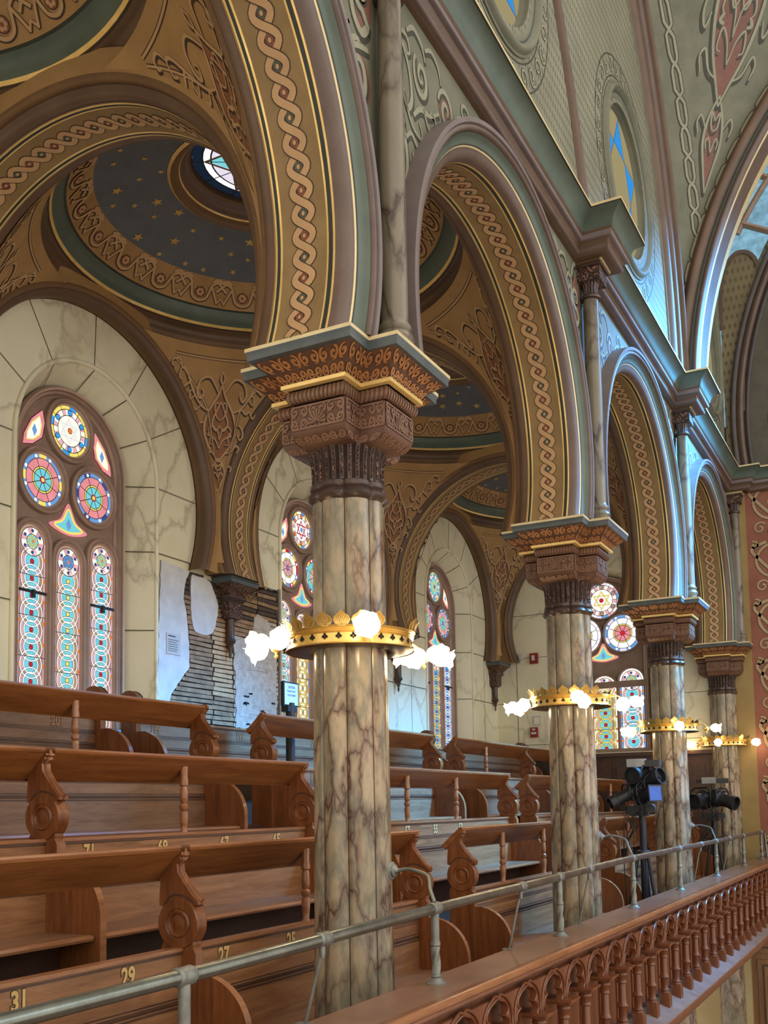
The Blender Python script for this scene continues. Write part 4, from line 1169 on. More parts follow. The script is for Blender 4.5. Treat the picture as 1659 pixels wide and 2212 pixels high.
def lancet_glass(f, c, hw, z0, zc, style, header=None):
    """tall light filled with interlaced rings; c centre line, zc centre of the round head"""
    ground, ring, field, heart, edge, headc = style
    mb = MB()
    outl = [(c-hw, z0), (c+hw, z0), (c+hw, zc)]+[(c+hw*cos(pi*i/20), zc+hw*sin(pi*i/20)) for i in range(1, 20)]+[(c-hw, zc)]
    mb.fill(outl, f, ground, 0.0)
    bw = hw*0.13
    for sg in (1, -1):
        mb.fill([(c+sg*hw, z0), (c+sg*(hw-bw), z0), (c+sg*(hw-bw), zc), (c+sg*hw, zc)], f, edge, 0.0006)
        mb.ribbon([(c+sg*(hw-bw), z0), (c+sg*(hw-bw), zc)], 0.005, f, 'lead', 0.0012)
        nb = int((zc-z0)/0.19)
        for i in range(nb):
            z = z0+0.1+i*0.19; mb.fill([(c+sg*hw, z), (c+sg*(hw-bw*1.2), z), (c+sg*(hw-bw*1.2), z+0.034), (c+sg*hw, z+0.034)], f, 'glass_orange' if heart != 'glass_blue' else 'glass_sky', 0.0015)
    r = hw*0.86; dz = r*1.16; z = zc-0.02-r*0.5; k = 0
    # head roundel with a six pointed star
    hc = (c, zc+0.0)
    ann2(mb, f, hc, 0.0005, r*0.5, [headc], 12, 0.002); ann2(mb, f, hc, r*0.5, r*0.98, ['glass_cream', 'glass_rose'], 12, 0.002)
    for q in range(2):
        tri = [(hc[0]+r*0.46*cos(pi/2+q*pi+2*pi*j/3), hc[1]+r*0.46*sin(pi/2+q*pi+2*pi*j/3)) for j in range(3)]
        mb.ribbon(tri, r*0.17, f, 'lead', 0.0032+0.001*q, closed=True); mb.ribbon(tri, r*0.11, f, 'glass_yellow' if heart != 'glass_yellow' else 'glass_blue', 0.0038+0.001*q, closed=True)
    for j in range(6):
        p = (hc[0]+r*0.74*cos(pi/6+j*pi/3), hc[1]+r*0.74*sin(pi/6+j*pi/3)); mb.fill(circ(p, r*0.13, 10), f, 'glass_deep', 0.004)
    mb.fill(circ(hc, r*0.12, 10), f, 'glass_orange', 0.0062)
    for q in (0.5, 0.98): mb.ribbon(circ(hc, r*q, 28), r*0.05, f, 'lead', 0.003, closed=True)
    z = zc-r*1.35
    while z > z0-r*0.4:
        cc = (c, z)
        def clipf(u, v, o): return f(u, max(v, z0), o)
        ann2(mb, clipf, cc, r*0.62, r*0.94, ['glass_rose', 'glass_tan'], 6, 0.0012+0.0001*(k % 2), pi/6, 30)
        ann2(mb, clipf, cc, r*0.30, r*0.56, [field], 6, 0.0018, 0, 30)
        ann2(mb, clipf, cc, 0.0005, r*0.30, [field], 6, 0.0018, 0, 30)
        for rr in (r*0.62, r*0.94):
            mb.ribbon(circ(cc, rr, 32), r*0.135, clipf, 'lead', 0.002+0.0001*(k % 2), closed=True)
            mb.ribbon(circ(cc, rr, 32), r*0.078, clipf, ring, 0.0026+0.0003*(k % 2), closed=True)
        mb.fill(circ(cc, r*0.19, 12), clipf, 'lead', 0.003); mb.fill(circ(cc, r*0.15, 12), clipf, heart, 0.0036)
        z -= dz; k += 1
    zz = zc-0.30; 
    while zz > z0+0.1:
        mb.ribbon([(c-hw, zz), (c+hw, zz)], 0.006, f, 'lead', 0.0048); zz -= 0.36
    return mb
def make_window(no, f, styles, zsill=ZSILL, lz=2.36, lz_mid=2.26, wide=False):
    """f(u, z, off): u from the window axis, off towards the room"""
    fr = MB(); n = 44
    FB = FR+0.05; outl = [(FB, zsill), (FB, WZ)]+[(FB*cos(pi*i/n), WZ+FB*sin(pi*i/n)) for i in range(1, n)]+[(-FB, WZ), (-FB, zsill)]
    fr.fill(outl, f, 'window_brown', -0.03)
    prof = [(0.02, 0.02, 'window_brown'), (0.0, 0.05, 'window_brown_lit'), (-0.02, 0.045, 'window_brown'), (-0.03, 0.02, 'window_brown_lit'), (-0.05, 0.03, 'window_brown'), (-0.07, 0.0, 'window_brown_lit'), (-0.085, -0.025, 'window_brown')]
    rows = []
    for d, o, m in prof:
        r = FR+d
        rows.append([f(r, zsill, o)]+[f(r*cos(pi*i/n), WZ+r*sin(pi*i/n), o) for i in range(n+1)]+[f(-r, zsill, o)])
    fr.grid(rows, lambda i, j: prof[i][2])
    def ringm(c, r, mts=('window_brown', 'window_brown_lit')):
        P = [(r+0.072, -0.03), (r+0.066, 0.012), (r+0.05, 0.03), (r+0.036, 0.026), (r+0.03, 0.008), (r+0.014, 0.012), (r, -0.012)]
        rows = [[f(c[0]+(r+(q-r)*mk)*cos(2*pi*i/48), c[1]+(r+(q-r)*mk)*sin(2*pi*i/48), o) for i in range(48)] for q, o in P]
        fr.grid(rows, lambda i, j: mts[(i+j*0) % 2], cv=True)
    rg = 0.285 if wide else 0.232; mk = 0.5 if wide else 1.0
    ocs = [((0.0, WZ+0.325), rg), ((-0.318, WZ-0.225), rg), ((0.318, WZ-0.225), rg)]
    for c, r in ocs: ringm(c, r)
    hw = 0.152
    lts = [(-0.43, lz), (0.0, lz_mid), (0.43, lz)]
    if wide: hw = 0.185
    for c, zc in lts:
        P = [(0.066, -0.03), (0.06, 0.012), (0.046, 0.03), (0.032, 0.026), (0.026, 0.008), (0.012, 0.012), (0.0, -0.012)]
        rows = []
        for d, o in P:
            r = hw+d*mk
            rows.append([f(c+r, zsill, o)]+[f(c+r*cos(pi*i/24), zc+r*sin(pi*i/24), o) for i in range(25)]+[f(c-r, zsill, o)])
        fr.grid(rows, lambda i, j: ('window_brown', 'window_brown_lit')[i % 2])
    fr.prism([(-FR-0.03, zsill-0.06), (FR+0.03, zsill-0.06), (FR+0.03, zsill+0.03), (-FR-0.03, zsill+0.03)], lambda u, v: f(u, v, 0.07), lambda u, v: f(u, v, -0.03), 'window_brown')
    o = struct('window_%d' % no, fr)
    fo = lambda u, v, o_: f(u, v, -0.012+o_*1.5)
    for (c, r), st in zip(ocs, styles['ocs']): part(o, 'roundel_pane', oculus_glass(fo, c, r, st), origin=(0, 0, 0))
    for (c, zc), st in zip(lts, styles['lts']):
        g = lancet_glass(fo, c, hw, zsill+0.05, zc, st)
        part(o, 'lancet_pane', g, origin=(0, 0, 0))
    # spandrel lights between the rings
    sp_ = MB()
    tri = catmull([(0.0, WZ-0.36), (0.10, WZ-0.52), (0.24, WZ-0.60), (0.0, WZ-0.66), (-0.24, WZ-0.60), (-0.10, WZ-0.52)], 5, closed=True)
    sp_.fill(tri, fo, 'glass_pink', 0.0); t2 = [(u*0.72, WZ-0.56+(v-WZ+0.56)*0.72) for u, v in tri]
    sp_.ribbon(t2, 0.02, fo, 'glass_yellow', 0.002, closed=True); sp_.fill([(u*0.9, WZ-0.56+(v-WZ+0.56)*0.9) for u, v in t2], fo, 'glass_teal', 0.001)
    sp_.fill([(0, WZ-0.50), (0.035, WZ-0.56), (0, WZ-0.62), (-0.035, WZ-0.56)], fo, 'glass_blue', 0.003)
    for sg in (1, -1):
        w = [(sg*u, WZ+v) for u, v in ((0.33, 0.42), (0.46, 0.30), (0.545, 0.14), (0.555, 0.04), (0.44, 0.07), (0.33, 0.16), (0.30, 0.30))]
        sp_.fill(w, fo, 'glass_pink', 0.0); cu = sum(p[0] for p in w)/7; cv = sum(p[1] for p in w)/7
        w2 = [(cu+(u-cu)*0.66, cv+(v-cv)*0.66) for u, v in w]
        sp_.fill(w2, fo, 'glass_cream', 0.001); sp_.ribbon(w2, 0.012, fo, 'glass_yellow', 0.002, closed=True); sp_.ribbon(w, 0.008, fo, 'lead', 0.002, closed=True)
        sp_.fill([(cu, cv+0.06), (cu+0.03, cv), (cu, cv-0.06), (cu-0.03, cv)], fo, 'glass_blue', 0.003)
    part(o, 'spandrel_pane', sp_, origin=(0, 0, 0))
    if not wide:
        br = MB()
        for c in (-0.43, 0.43): br.prism([(c-hw, 1.90), (c+hw, 1.90), (c+hw, 1.925), (c-hw, 1.925)], lambda u, v: f(u, v, 0.014), lambda u, v: f(u, v, 0.0), 'lead'); br.prism([(c-0.015, 1.86), (c+0.02, 1.86), (c+0.015, 1.93), (c-0.01, 1.93)], lambda u, v: f(u, v, 0.022), lambda u, v: f(u, v, 0.0), 'lead')
        part(o, 'vent_bar', br, origin=(0, 0, 0))
    else:
        tb = MB(); tb.prism([(-FR, lz-0.10), (FR, lz-0.10), (FR, lz+0.0), (-FR, lz+0.0)], lambda u, v: f(u, v, 0.03), lambda u, v: f(u, v, -0.02), 'window_brown')
        part(o, 'transom_bar', tb, origin=(0, 0, 0))
    return o
BLU = ['glass_blue', 'glass_blue', 'glass_white', 'glass_yellow']
W1 = dict(ocs=[('star', ['glass_yellow', 'glass_yellow', 'glass_yellow', 'glass_sky'], 'glass_cream', 'glass_white', 'glass_sky', 'glass_orange'),
               ('ring', ['glass_blue', 'glass_blue', 'glass_blue', 'glass_yellow'], 'glass_pink', 'glass_teal', 'glass_yellow'),
               ('ring', ['glass_blue', 'glass_deep', 'glass_blue'], 'glass_pink', 'glass_teal', 'glass_yellow')],
          lts=[('glass_tan', 'glass_white', 'glass_aqua', 'glass_red', 'glass_rose', 'glass_aqua'), ('glass_tan', 'glass_cream', 'glass_aqua', 'glass_yellow', 'glass_rose', 'glass_blue'), ('glass_tan', 'glass_white', 'glass_aqua', 'glass_red', 'glass_rose', 'glass_aqua')])
W2 = dict(ocs=[('star', ['glass_blue', 'glass_cream', 'glass_yellow'], 'glass_white', 'glass_red', 'glass_orange', 'glass_blue'),
               ('ring', ['glass_red', 'glass_yellow', 'glass_blue'], 'glass_white', 'glass_rose', 'glass_sky'), ('ring', ['glass_blue', 'glass_red', 'glass_yellow'], 'glass_teal', 'glass_rose', 'glass_sky')],
          lts=[('glass_cream', 'glass_white', 'glass_aqua', 'glass_orange', 'glass_blue', 'glass_aqua'), ('glass_cream', 'glass_yellow', 'glass_cream', 'glass_olive', 'glass_blue', 'glass_white'), ('glass_rose', 'glass_white', 'glass_aqua', 'glass_red', 'glass_deep', 'glass_aqua')])
W3 = dict(ocs=[('star', ['glass_teal', 'glass_yellow', 'glass_teal'], 'glass_teal', 'glass_yellow', 'glass_blue', 'glass_red'),
               ('ring', ['glass_blue', 'glass_deep'], 'glass_pink', 'glass_teal', 'glass_yellow'), ('ring', ['glass_deep', 'glass_blue'], 'glass_rose', 'glass_teal', 'glass_sky')],
          lts=[('glass_cream', 'glass_white', 'glass_aqua', 'glass_red', 'glass_blue', 'glass_aqua'), ('glass_cream', 'glass_yellow', 'glass_sky', 'glass_red', 'glass_deep', 'glass_white'), ('glass_aqua', 'glass_white', 'glass_sky', 'glass_red', 'glass_blue', 'glass_aqua')])
W4 = dict(ocs=[('star', ['glass_blue', 'glass_rose', 'glass_white', 'glass_lilac'], 'glass_white', 'glass_yellow', 'glass_tan', 'glass_red'),
               ('ring', ['glass_lilac', 'glass_white'], 'glass_white', 'glass_cream', 'glass_rose'), ('ring', ['glass_blue', 'glass_blue', 'glass_lilac'], 'glass_white', 'glass_pink', 'glass_red')],
          lts=[('glass_cream', 'glass_yellow', 'glass_aqua', 'glass_red', 'glass_cream', 'glass_white'), ('glass_cream', 'glass_yellow', 'glass_aqua', 'glass_red', 'glass_cream', 'glass_white'), ('glass_white', 'glass_white', 'glass_aqua', 'glass_red', 'glass_blue', 'glass_teal')])
for no, yc, st in ((1, 2.0, W1), (2, 6.0, W2), (3, 10.0, W3)):
    make_window(no, lambda u, z, o, yc=yc: (XF+o, yc-0.03+u, z), st)
dz4 = 3.05-WZ
make_window(4, lambda u, z, o: (hole_c+u*1.08, ye+0.21-o, 3.085+(z-WZ)*1.08), W4, zsill=1.09, lz=2.19, lz_mid=2.10, wide=True)

# ------------------------------------------------------------------ wall brackets under the cross arches
def bracket_meshes(corner=False):
    out = []
    A = MB(); sq = lambda hx, hy, z: [(0, -hy, z), (hx, -hy, z), (hx, hy, z), (0, hy, z)]
    A.grid([sq(0.235, 0.235, 2.375), sq(0.25, 0.25, 2.38), sq(0.255, 0.255, 2.42), sq(0.265, 0.265, 2.425), sq(0.265, 0.265, 2.438)], 'grey_cap', cv=True); A.poly(sq(0.265, 0.265, 2.438), 'gilt_edge'); A.poly(sq(0.235, 0.235, 2.375), 'grey_cap'); out.append(('abacus', A))
    B = MB(); B.grid([sq(0.15+0.085*(i/5)**1.4, 0.14+0.095*(i/5)**1.4, 2.26+0.115*i/5) for i in range(6)], 'carved_small', cv=True); B.grid([sq(0.13, 0.12, 2.20), sq(0.15, 0.14, 2.225), sq(0.165, 0.155, 2.24), sq(0.165, 0.155, 2.262)], 'gilt_edge' if corner else 'bronze_dark', cv=True); out.append(('carved_bell', B))
    C = MB(); C.grid([sq(0.06, 0.06, 2.01), sq(0.115, 0.105, 2.03), sq(0.13, 0.12, 2.06), sq(0.13, 0.12, 2.20)], 'carved_dark', cv=True); C.poly(sq(0.06, 0.06, 2.01), 'bronze_dark'); out.append(('carved_block', C))
    D = MB()
    D.lathe([(0.05, 2.02), (0.046, 1.98), (0.045, 1.82), (0.055, 1.80), (0.062, 1.785), (0.055, 1.77), (0.035, 1.75), (0.028, 1.70), (0.012, 1.66), (0.018, 1.64), (0.006, 1.60)], 'bronze_dark', (0.055, 0, 0), 24, rf=lambda t, z: 1-0.08*max(0, cos(8*t))); out.append(('drop_pendant', D))
    return [(n, b.build(n)) for n, b in out]
BL_ = ['dark carved wall bracket hanging over bare laths, its plaster broken away', 'carved wall bracket with hanging drop seen right of the near column below the lamps', 'carved bracket with hanging drop in the far corner beside the end wall']
bmsh = bracket_meshes()
for k, yy in ((0, 4.05), (1, 8.05), (2, 11.78)):
    t = thing('wall_bracket', BL_[k], 'bracket', (XW, yy, 0), 'wall brackets of the gallery arches')
    for n, me in bmsh: part(t, n, me)

# ------------------------------------------------------------------ damaged plaster
fw_ = lambda u, v, o: (XW+0.004+o, u, v)
def jag(poly, amp=0.012, seed=1, step=0.05):
    r = random.Random(seed); out = []
    for i in range(len(poly)):
        a, b = poly[i], poly[(i+1) % len(poly)]; l = hypot(b[0]-a[0], b[1]-a[1]); n = max(1, int(l/step))
        for j in range(n):
            t = j/n; out.append((a[0]+(b[0]-a[0])*t+r.uniform(-amp, amp), a[1]+(b[1]-a[1])*t+r.uniform(-amp, amp)))
    return out
def inside(p, poly):
    c = False; n = len(poly)
    for i in range(n):
        a, b = poly[i], poly[i-1]
        if (a[1] > p[1]) != (b[1] > p[1]) and p[0] < (b[0]-a[0])*(p[1]-a[1])/(b[1]-a[1])+a[0]: c = not c
    return c
def spans(poly, v):
    xs = []
    for i in range(len(poly)):
        a, b = poly[i], poly[i-1]
        if (a[1] > v) != (b[1] > v): xs.append((b[0]-a[0])*(v-a[1])/(b[1]-a[1])+a[0])
    xs.sort(); return list(zip(xs[::2], xs[1::2]))
hole = [(3.40, 2.43), (3.335, 2.33), (3.30, 2.12), (3.36, 1.95), (3.395, 1.63), (3.40, 1.44), (3.25, 1.28), (3.10, 1.13), (3.02, 0.86), (5.04, 0.86), (5.05, 2.52), (4.40, 2.46), (3.80, 2.40), (3.55, 2.42)]
hole_j = jag(hole, 0.012, 3)
dam = thing('broken_plaster', 'broken plaster baring wooden laths around the damaged wall bracket', 'plaster damage', (XW, 4.0, 0.86))
bp_ = MB(); bp_.fill(hole_j, fw_, 'black_gap', 0.0)
part(dam, 'backing', bp_)
wp = MB()   # bare white undercoat left of the break
wpoly = jag([(2.96, 2.455), (2.93, 1.8), (2.92, 0.86), (3.04, 0.86), (3.12, 1.13), (3.26, 1.28), (3.41, 1.44), (3.40, 1.63), (3.37, 1.95), (3.31, 2.12), (3.345, 2.33), (3.41, 2.43), (3.2, 2.44)], 0.006, 5)
wp.prism(wpoly, lambda u, v: fw_(u, v, 0.012), lambda u, v: fw_(u, v, -0.004), 'plaster_white', side='plaster_edge')
tongue = jag(catmull([(3.43, 2.38), (3.54, 2.40), (3.72, 2.39), (3.80, 2.30), (3.88, 2.14), (3.84, 1.96), (3.78, 1.84), (3.62, 1.80), (3.48, 1.83), (3.43, 1.96), (3.42, 2.14)], 4, closed=True), 0.004, 8)
wp.prism(tongue, lambda u, v: fw_(u, v, 0.02), lambda u, v: fw_(u, v, 0.0), 'plaster_white', side='plaster_edge')
part(dam, 'white_undercoat', wp)
white = [(4.20, 0.86), (4.19, 1.30), (4.16, 1.62), (4.17, 1.80), (4.32, 1.86), (4.50, 1.92), (4.55, 2.12), (4.63, 2.18), (4.74, 2.15), (4.98, 2.02), (5.00, 1.6), (4.98, 0.86)]
lt = MB(); rl = random.Random(11); v = 0.88; row = 0
while v < 2.48:
    h = rl.uniform(0.034, 0.044)
    for a, b in spans(hole, v+h/2):
        cuts = sorted(set([a+0.012, b-0.012]+[c for c in (3.78+0.02*(row % 3), 4.16+0.01*(row % 2), 4.62) if a+0.08 < c < b-0.08]))
        for x0, x1 in zip(cuts, cuts[1:]):
            mid = (x0+x1)/2
            wv = inside((mid, v+h/2), white)
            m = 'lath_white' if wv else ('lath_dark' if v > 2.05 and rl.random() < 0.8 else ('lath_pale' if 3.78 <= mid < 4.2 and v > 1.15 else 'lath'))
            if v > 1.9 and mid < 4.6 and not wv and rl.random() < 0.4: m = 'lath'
            dx0, dx1 = rl.uniform(0, 0.012), rl.uniform(0, 0.03); o0 = rl.uniform(0.004, 0.011); sk = rl.uniform(-0.004, 0.004)
            poly = [(x0+dx0, v+sk), (x1-dx1, v-sk), (x1-dx1, v+h-sk), (x0+dx0, v+h+sk)]
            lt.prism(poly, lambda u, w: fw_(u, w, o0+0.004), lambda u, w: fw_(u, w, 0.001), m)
    v += h+rl.uniform(0.008, 0.013); row += 1
part(dam, 'laths', lt)
ww = MB()
wj = jag(white, 0.018, 21, 0.06)
ww.prism(wj, lambda u, v: fw_(u, v, 0.018), lambda u, v: fw_(u, v, 0.002), 'lath_white', side='plaster_edge')
for i in range(46):  # brick like courses and gaps that still show
    u = rl.uniform(4.20, 4.96); v = rl.uniform(0.9, 2.05)
    if inside((u, v), white) and inside((u+0.1, v), white):
        dark = v < 1.3 and rl.random() < 0.5
        l = rl.uniform(0.05, 0.12) if dark else rl.uniform(0.1, 0.35)
        if not inside((u+l, v), white): l = 0.06
        ww.ribbon([(u, v), (u+l*0.5, v+rl.uniform(-0.008, 0.008)), (u+l, v+rl.uniform(-0.01, 0.01))], 0.020 if dark else 0.004, fw_, 'black_gap' if dark else 'plaster_edge', 0.0195)
part(dam, 'limewashed_patch', ww)
stx = MB()
for i in range(70):
    u = rl.uniform(4.12, 4.55); v = 2.42+rl.uniform(-0.08, 0.03)-0.05*(u-4.3)
    p = Vector(fw_(u, v, 0.02)); q = [p]
    for j in range(3): q.append(q[-1]+Vector((rl.uniform(-0.01, 0.02), rl.uniform(-0.05, 0.05), rl.uniform(-0.03, 0.025))))
    stx.tube(q, 0.0035, 'straw', 4)
part(dam, 'horsehair_tuft', stx)
# edge trim where the wall meets the window pier right of the break
et = MB(); et.box(XW, XW+0.03, 5.05, 5.085, 0.8, 2.54, 'plaster_edge'); struct('trim_10', et)
# plaque on the undercoat
pq = MB(); pq.box(XW+0.016, XW+0.024, 3.04, 3.25, 1.535, 1.745, 'paper')
o = struct('wall_plaque', pq, kind=None, label='small grey information plaque on the bare white plaster', cat='plaque')
ln = MB()
for i in range(7): ln.box(XW+0.024, XW+0.0245, 3.06, 3.06+(0.13 if i == 0 else 0.165)*rl.uniform(0.8, 1), 1.71-0.022*i-(0.012 if i else 0), 1.716-0.022*i-(0.012 if i else 0)+(0.006 if i == 0 else 0), 'ink')
part(o, 'printed_text', ln, origin=(0, 0, 0))
# ------------------------------------------------------------------ floor tiers
ROWX = [-0.49, -1.38, -2.27, -3.27]       # plane of each back board
BTOP = [-0.668, -0.146, 0.35, 0.79]       # top of the back boards
SHELF = [-0.19, 0.325, 0.80, None]        # top edge of the book rests
FLR = [-1.62, -1.12, -0.62, -0.19]
fl = MB()
ex = [0.72, -0.52, -1.41, -2.30, XW]
for k in range(4):
    fl.box(ex[k+1], ex[k], -6, YE, FLR[k]-0.06, FLR[k], 'floor_dark')
    fl.box(ex[k+1]-0.0, ex[k+1]+0.03, -6, YE, FLR[k]-0.05, FLR[k]+0.48 if k < 3 else FLR[k], 'oak_dark')
struct('floor_gallery', fl)
# dark wainscot behind the last row
wn = MB(); wn.box(XW, XW+0.10, -6, YE, FLR[3], 0.64, 'oak_dark'); wn.box(XW, XW+0.14, -6, YE, 0.62, 0.68, 'oak_dark')
wn.tube([(XW+0.13, -6, 0.70), (XW+0.13, YE, 0.70)], 0.03, 'oak_dark', 8)
struct('trim_11', wn)
# wood panelling under the end window
we = MB()
we.box(-3.5, -0.16, YE-0.10, YE-0.012, FLR[1], 0.76, 'oak_dark')
for i in range(6):
    x = -3.4+0.54*i
    for z0, z1 in ((-1.05, -0.30), (-0.20, 0.66)):
        we.box(x, x+0.46, YE-0.115, YE-0.10, z0, z1, 'oak_dark'); we.box(x+0.06, x+0.40, YE-0.13, YE-0.115, z0+0.06, z1-0.06, 'oak_dark')
we.box(-3.5, -0.14, YE-0.16, YE-0.012, 0.74, 0.80, 'oak_dark')
struct('trim_12', we)

# ------------------------------------------------------------------ pews
def post_profile():
    """outline of a pew end seen along the row: u towards the nave from the board plane, v up from the board top"""
    L = catmull([(-0.120, 0.375), (-0.128, 0.345), (-0.116, 0.30), (-0.122, 0.22), (-0.118, 0.10), (-0.112, 0.01)], 3)
    ring_l = arcpts(0.0, 0.112, 0.118, pi*0.80, pi*1.30, 8)
    left = [(-0.120, 0.352), (-0.125, 0.325), (-0.112, 0.315), (-0.118, 0.25), (-0.118, 0.195)]+arcpts(0.0, 0.112, 0.122, pi*0.78, pi*1.25, 9)+[(-0.105, -0.005), (-0.105, -0.95)]
    right = [(0.105, -0.95), (0.105, -0.03), (0.085, 0.0), (0.088, 0.02)]+arcpts(0.0, 0.112, 0.122, -pi*0.25, pi*0.20, 9)+[(0.092, 0.205), (0.118, 0.205), (0.118, 0.222), (0.085, 0.245), (0.03, 0.31), (-0.008, 0.36), (-0.012, 0.40), (0.010, 0.422), (0.006, 0.436), (0.020, 0.442), (0.012, 0.466), (-0.012, 0.468)]
    return left, right
def pew_end_mb(x, y, ztop, high=True, th=0.062):
    """post with its rosette and scrolled bracket, thickness th along the row"""
    mb = MB(); left, right = post_profile()
    if high: outl = left+right
    else: outl = arcpts(0.0, 0.112, 0.115, -pi*0.25, pi*1.25, 22)+[(-0.10, -0.95), (0.10, -0.95)]
    f0 = lambda u, v: (x+u, y-th/2, ztop+v); f1 = lambda u, v: (x+u, y+th/2, ztop+v)
    mb.prism(outl, f0, f1, 'oak_end', side='oak_end')
    for sg in (-1, 1):   # turned rosette on both cheeks
        P = [(0.122, 0.0), (0.119, 0.008), (0.075, 0.008), (0.070, 0.004), (0.062, 0.012), (0.052, 0.010), (0.046, -0.002), (0.030, 0.001), (0.0005, 0.004)]
        rows = [[(x+r*cos(2*pi*i/28), y+sg*(th/2+d), ztop+0.112+r*sin(2*pi*i/28)) for i in range(28)] for r, d in P]
        mb.grid(rows, 'oak_end', cv=True)
        if high:  # sunk line along the bracket
            q = catmull([(-0.09, 0.20), (-0.04, 0.245), (0.03, 0.245), (0.095, 0.215)], 5)
            mb.ribbon(q, 0.010, lambda u, v, o: (x+u, y+sg*(th/2+o), ztop+v), 'oak_dark', 0.0012)
    if high:  # rounded front moulding of the S
        fr = [p for p in right if p[1] >= 0.20]
        mb.tube([(x+u+0.002, y, ztop+v) for u, v in fr], 0.012, 'oak_end', 6)
    return mb
def seat_end_mb(x, y, zseat, th=0.045):
    """quarter round panel closing the seat"""
    mb = MB(); d = 0.40
    o = [(0.03, -0.05), (0.03, 0.36), (0.16, 0.36)]+arcpts(0.12, 0.08, 0.28, pi/2*0.95, 0.0, 10)+[(d, 0.03), (d, -0.45), (0.03, -0.45)]
    mb.prism(o, lambda u, v: (x+u, y-th/2, zseat+v), lambda u, v: (x+u, y+th/2, zseat+v), 'oak_end', side='oak_edge')
    return mb
def spindle_mb(x, y, z0, z1):
    mb = MB(); h = z1-z0
    P = [(0.026, 0), (0.026, 0.12), (0.019, 0.15), (0.023, 0.22), (0.028, 0.34), (0.027, 0.39), (0.018, 0.405), (0.028, 0.43), (0.029, 0.48), (0.018, 0.505), (0.024, 0.52), (0.026, 0.60), (0.023, 0.70), (0.019, 0.73), (0.028, 0.75), (0.028, 0.80), (0.024, 0.86), (0.026, 1.0)]
    mb.lathe([(r, z0+t*h) for r, t in P], 'oak_edge', (x, y, 0), 16); return mb
num_cache = {}
def number_mb(body, x, y, z, size, mat):
    if body not in num_cache: num_cache[body] = (text_mesh(body, 1.0, 0.0, mat, 0.035), text_mesh(body, 1.0, 0.0, 'outline', 0.07))
    mb = MB()
    for i in (1, 0):
        M = Matrix.Translation((x+0.0012+0.0008*(1-i), y, z)) @ Matrix.Rotation(pi/2, 4, 'Z') @ Matrix.Rotation(pi/2, 4, 'X') @ Matrix.Diagonal((size*0.82, size, size, 1))
        mb.add(mesh_to_mb(num_cache[body][i], M, 'outline' if i else mat))
    return mb
ORD = {0: 'front', 1: 'second', 2: 'third', 3: 'last'}
def pew(row, y0, y1, label, ends=(True, True), numbers=(), spindles=(), low_ends=False):
    x, zt = ROWX[row], BTOP[row]; zs = zt-0.485; zf = FLR[row]
    t = thing('church_pew', label, 'pew', (x, (y0+y1)/2, zf), '%s row pews' % ORD[row])
    b = MB(); a, c = y0+(0.03 if ends[0] else 0), y1-(0.03 if ends[1] else 0)
    b.box(x-0.02, x+0.02, a, c, zs-0.05, zt-0.015, 'oak_back' if row > 1 else 'oak')
    b.box(x-0.02, x+0.028, a, c, zs+0.0, zs+0.20, 'oak_back' if row > 1 else 'oak')
    for i in range(4): b.box(x+0.018, x+0.0215 if i % 2 else x+0.031, a, c, zs+0.200+0.014*i, zs+0.207+0.014*i, 'oak_dark')
    for i in range(3): b.box(x+0.018, x+0.0225, a, c, zt-0.165+0.012*i, zt-0.160+0.012*i, 'oak_dark')
    part(t, 'back_board', b)
    cp = MB(); cp.box(x-0.03, x+0.030, a, c, zt-0.018, zt, 'oak_edge'); cp.box(x+0.02, x+0.024, a, c, zt-0.034, zt-0.026, 'oak_dark'); part(t, 'top_moulding', cp)
    s_ = MB(); sd = 0.24 if row == 0 else 0.35; s_.box(x, x+sd, a, c, zs-0.035, zs, 'oak_back'); s_.tube([(x+sd, a, zs-0.0175), (x+sd, c, zs-0.0175)], 0.0175, 'oak_edge', 8); part(t, 'seat', s_)
    kb = MB(); kb.box(x+0.10, x+0.13, a, c, zf, zs-0.035, 'oak_dark'); part(t, 'seat_riser', kb)
    for i, yy in enumerate((y0, y1)):
        if ends[i]:
            part(t, 'end_post', pew_end_mb(x, yy, zt, high=not low_ends)); part(t, 'seat_end_panel', seat_end_mb(x, yy, zs))
    if SHELF[row] is not None:
        sh = MB(); zs2 = SHELF[row]; e0, e1 = y0-0.035, y1+0.035
        # sloping board: high edge towards the nave
        ux, uz = -0.155, -0.150
        o = [(0.005, 0.0), (0.022, -0.012), (ux+0.02, uz-0.012), (ux, uz+0.004), (ux-0.012, uz+0.016), (-0.004, 0.012)]
        sh.prism(o, lambda u, v: (x+u, e0, zs2+v), lambda u, v: (x+u, e1, zs2+v), 'oak_shelf')
        sh.tube([(x+0.010, e0, zs2+0.002), (x+0.010, e1, zs2+0.002)], 0.011, 'oak_edge', 8)
        part(t, 'book_rest', sh)
        for yy in spindles: part(t, 'spindle', spindle_mb(x-0.04, yy, zt-0.06, zs2-0.055))
    for body, yy in numbers:
        part(t, 'seat_number', number_mb(body, x+0.021, yy, zt-0.085, 0.112, 'number_gold' if row < 2 else 'oak_edge'))
    return t
pew(0, -4.4, -0.84, 'front pew at the bottom left corner, its back numbered 31 and 29', (False, True), [('31', -1.884), ('29', -1.252)], (-2.2,))
pew(0, -0.84, 1.78, 'front pew running behind the big near column, numbered 27', (False, True), [('27', -0.535), ('25', 0.10), ('23', 1.325)], (0.36,))
pew(0, 2.62, 5.9, 'front pew between the first two columns, behind the handrail', (True, True), [], (3.594, 4.675))
pew(0, 6.72, 9.2, 'front pew behind the first tripod of spotlights', (True, True), [], (7.9,))
pew(0, 9.2, 11.6, 'front pew at the far end behind the second tripod', (False, True), [], (10.4,))
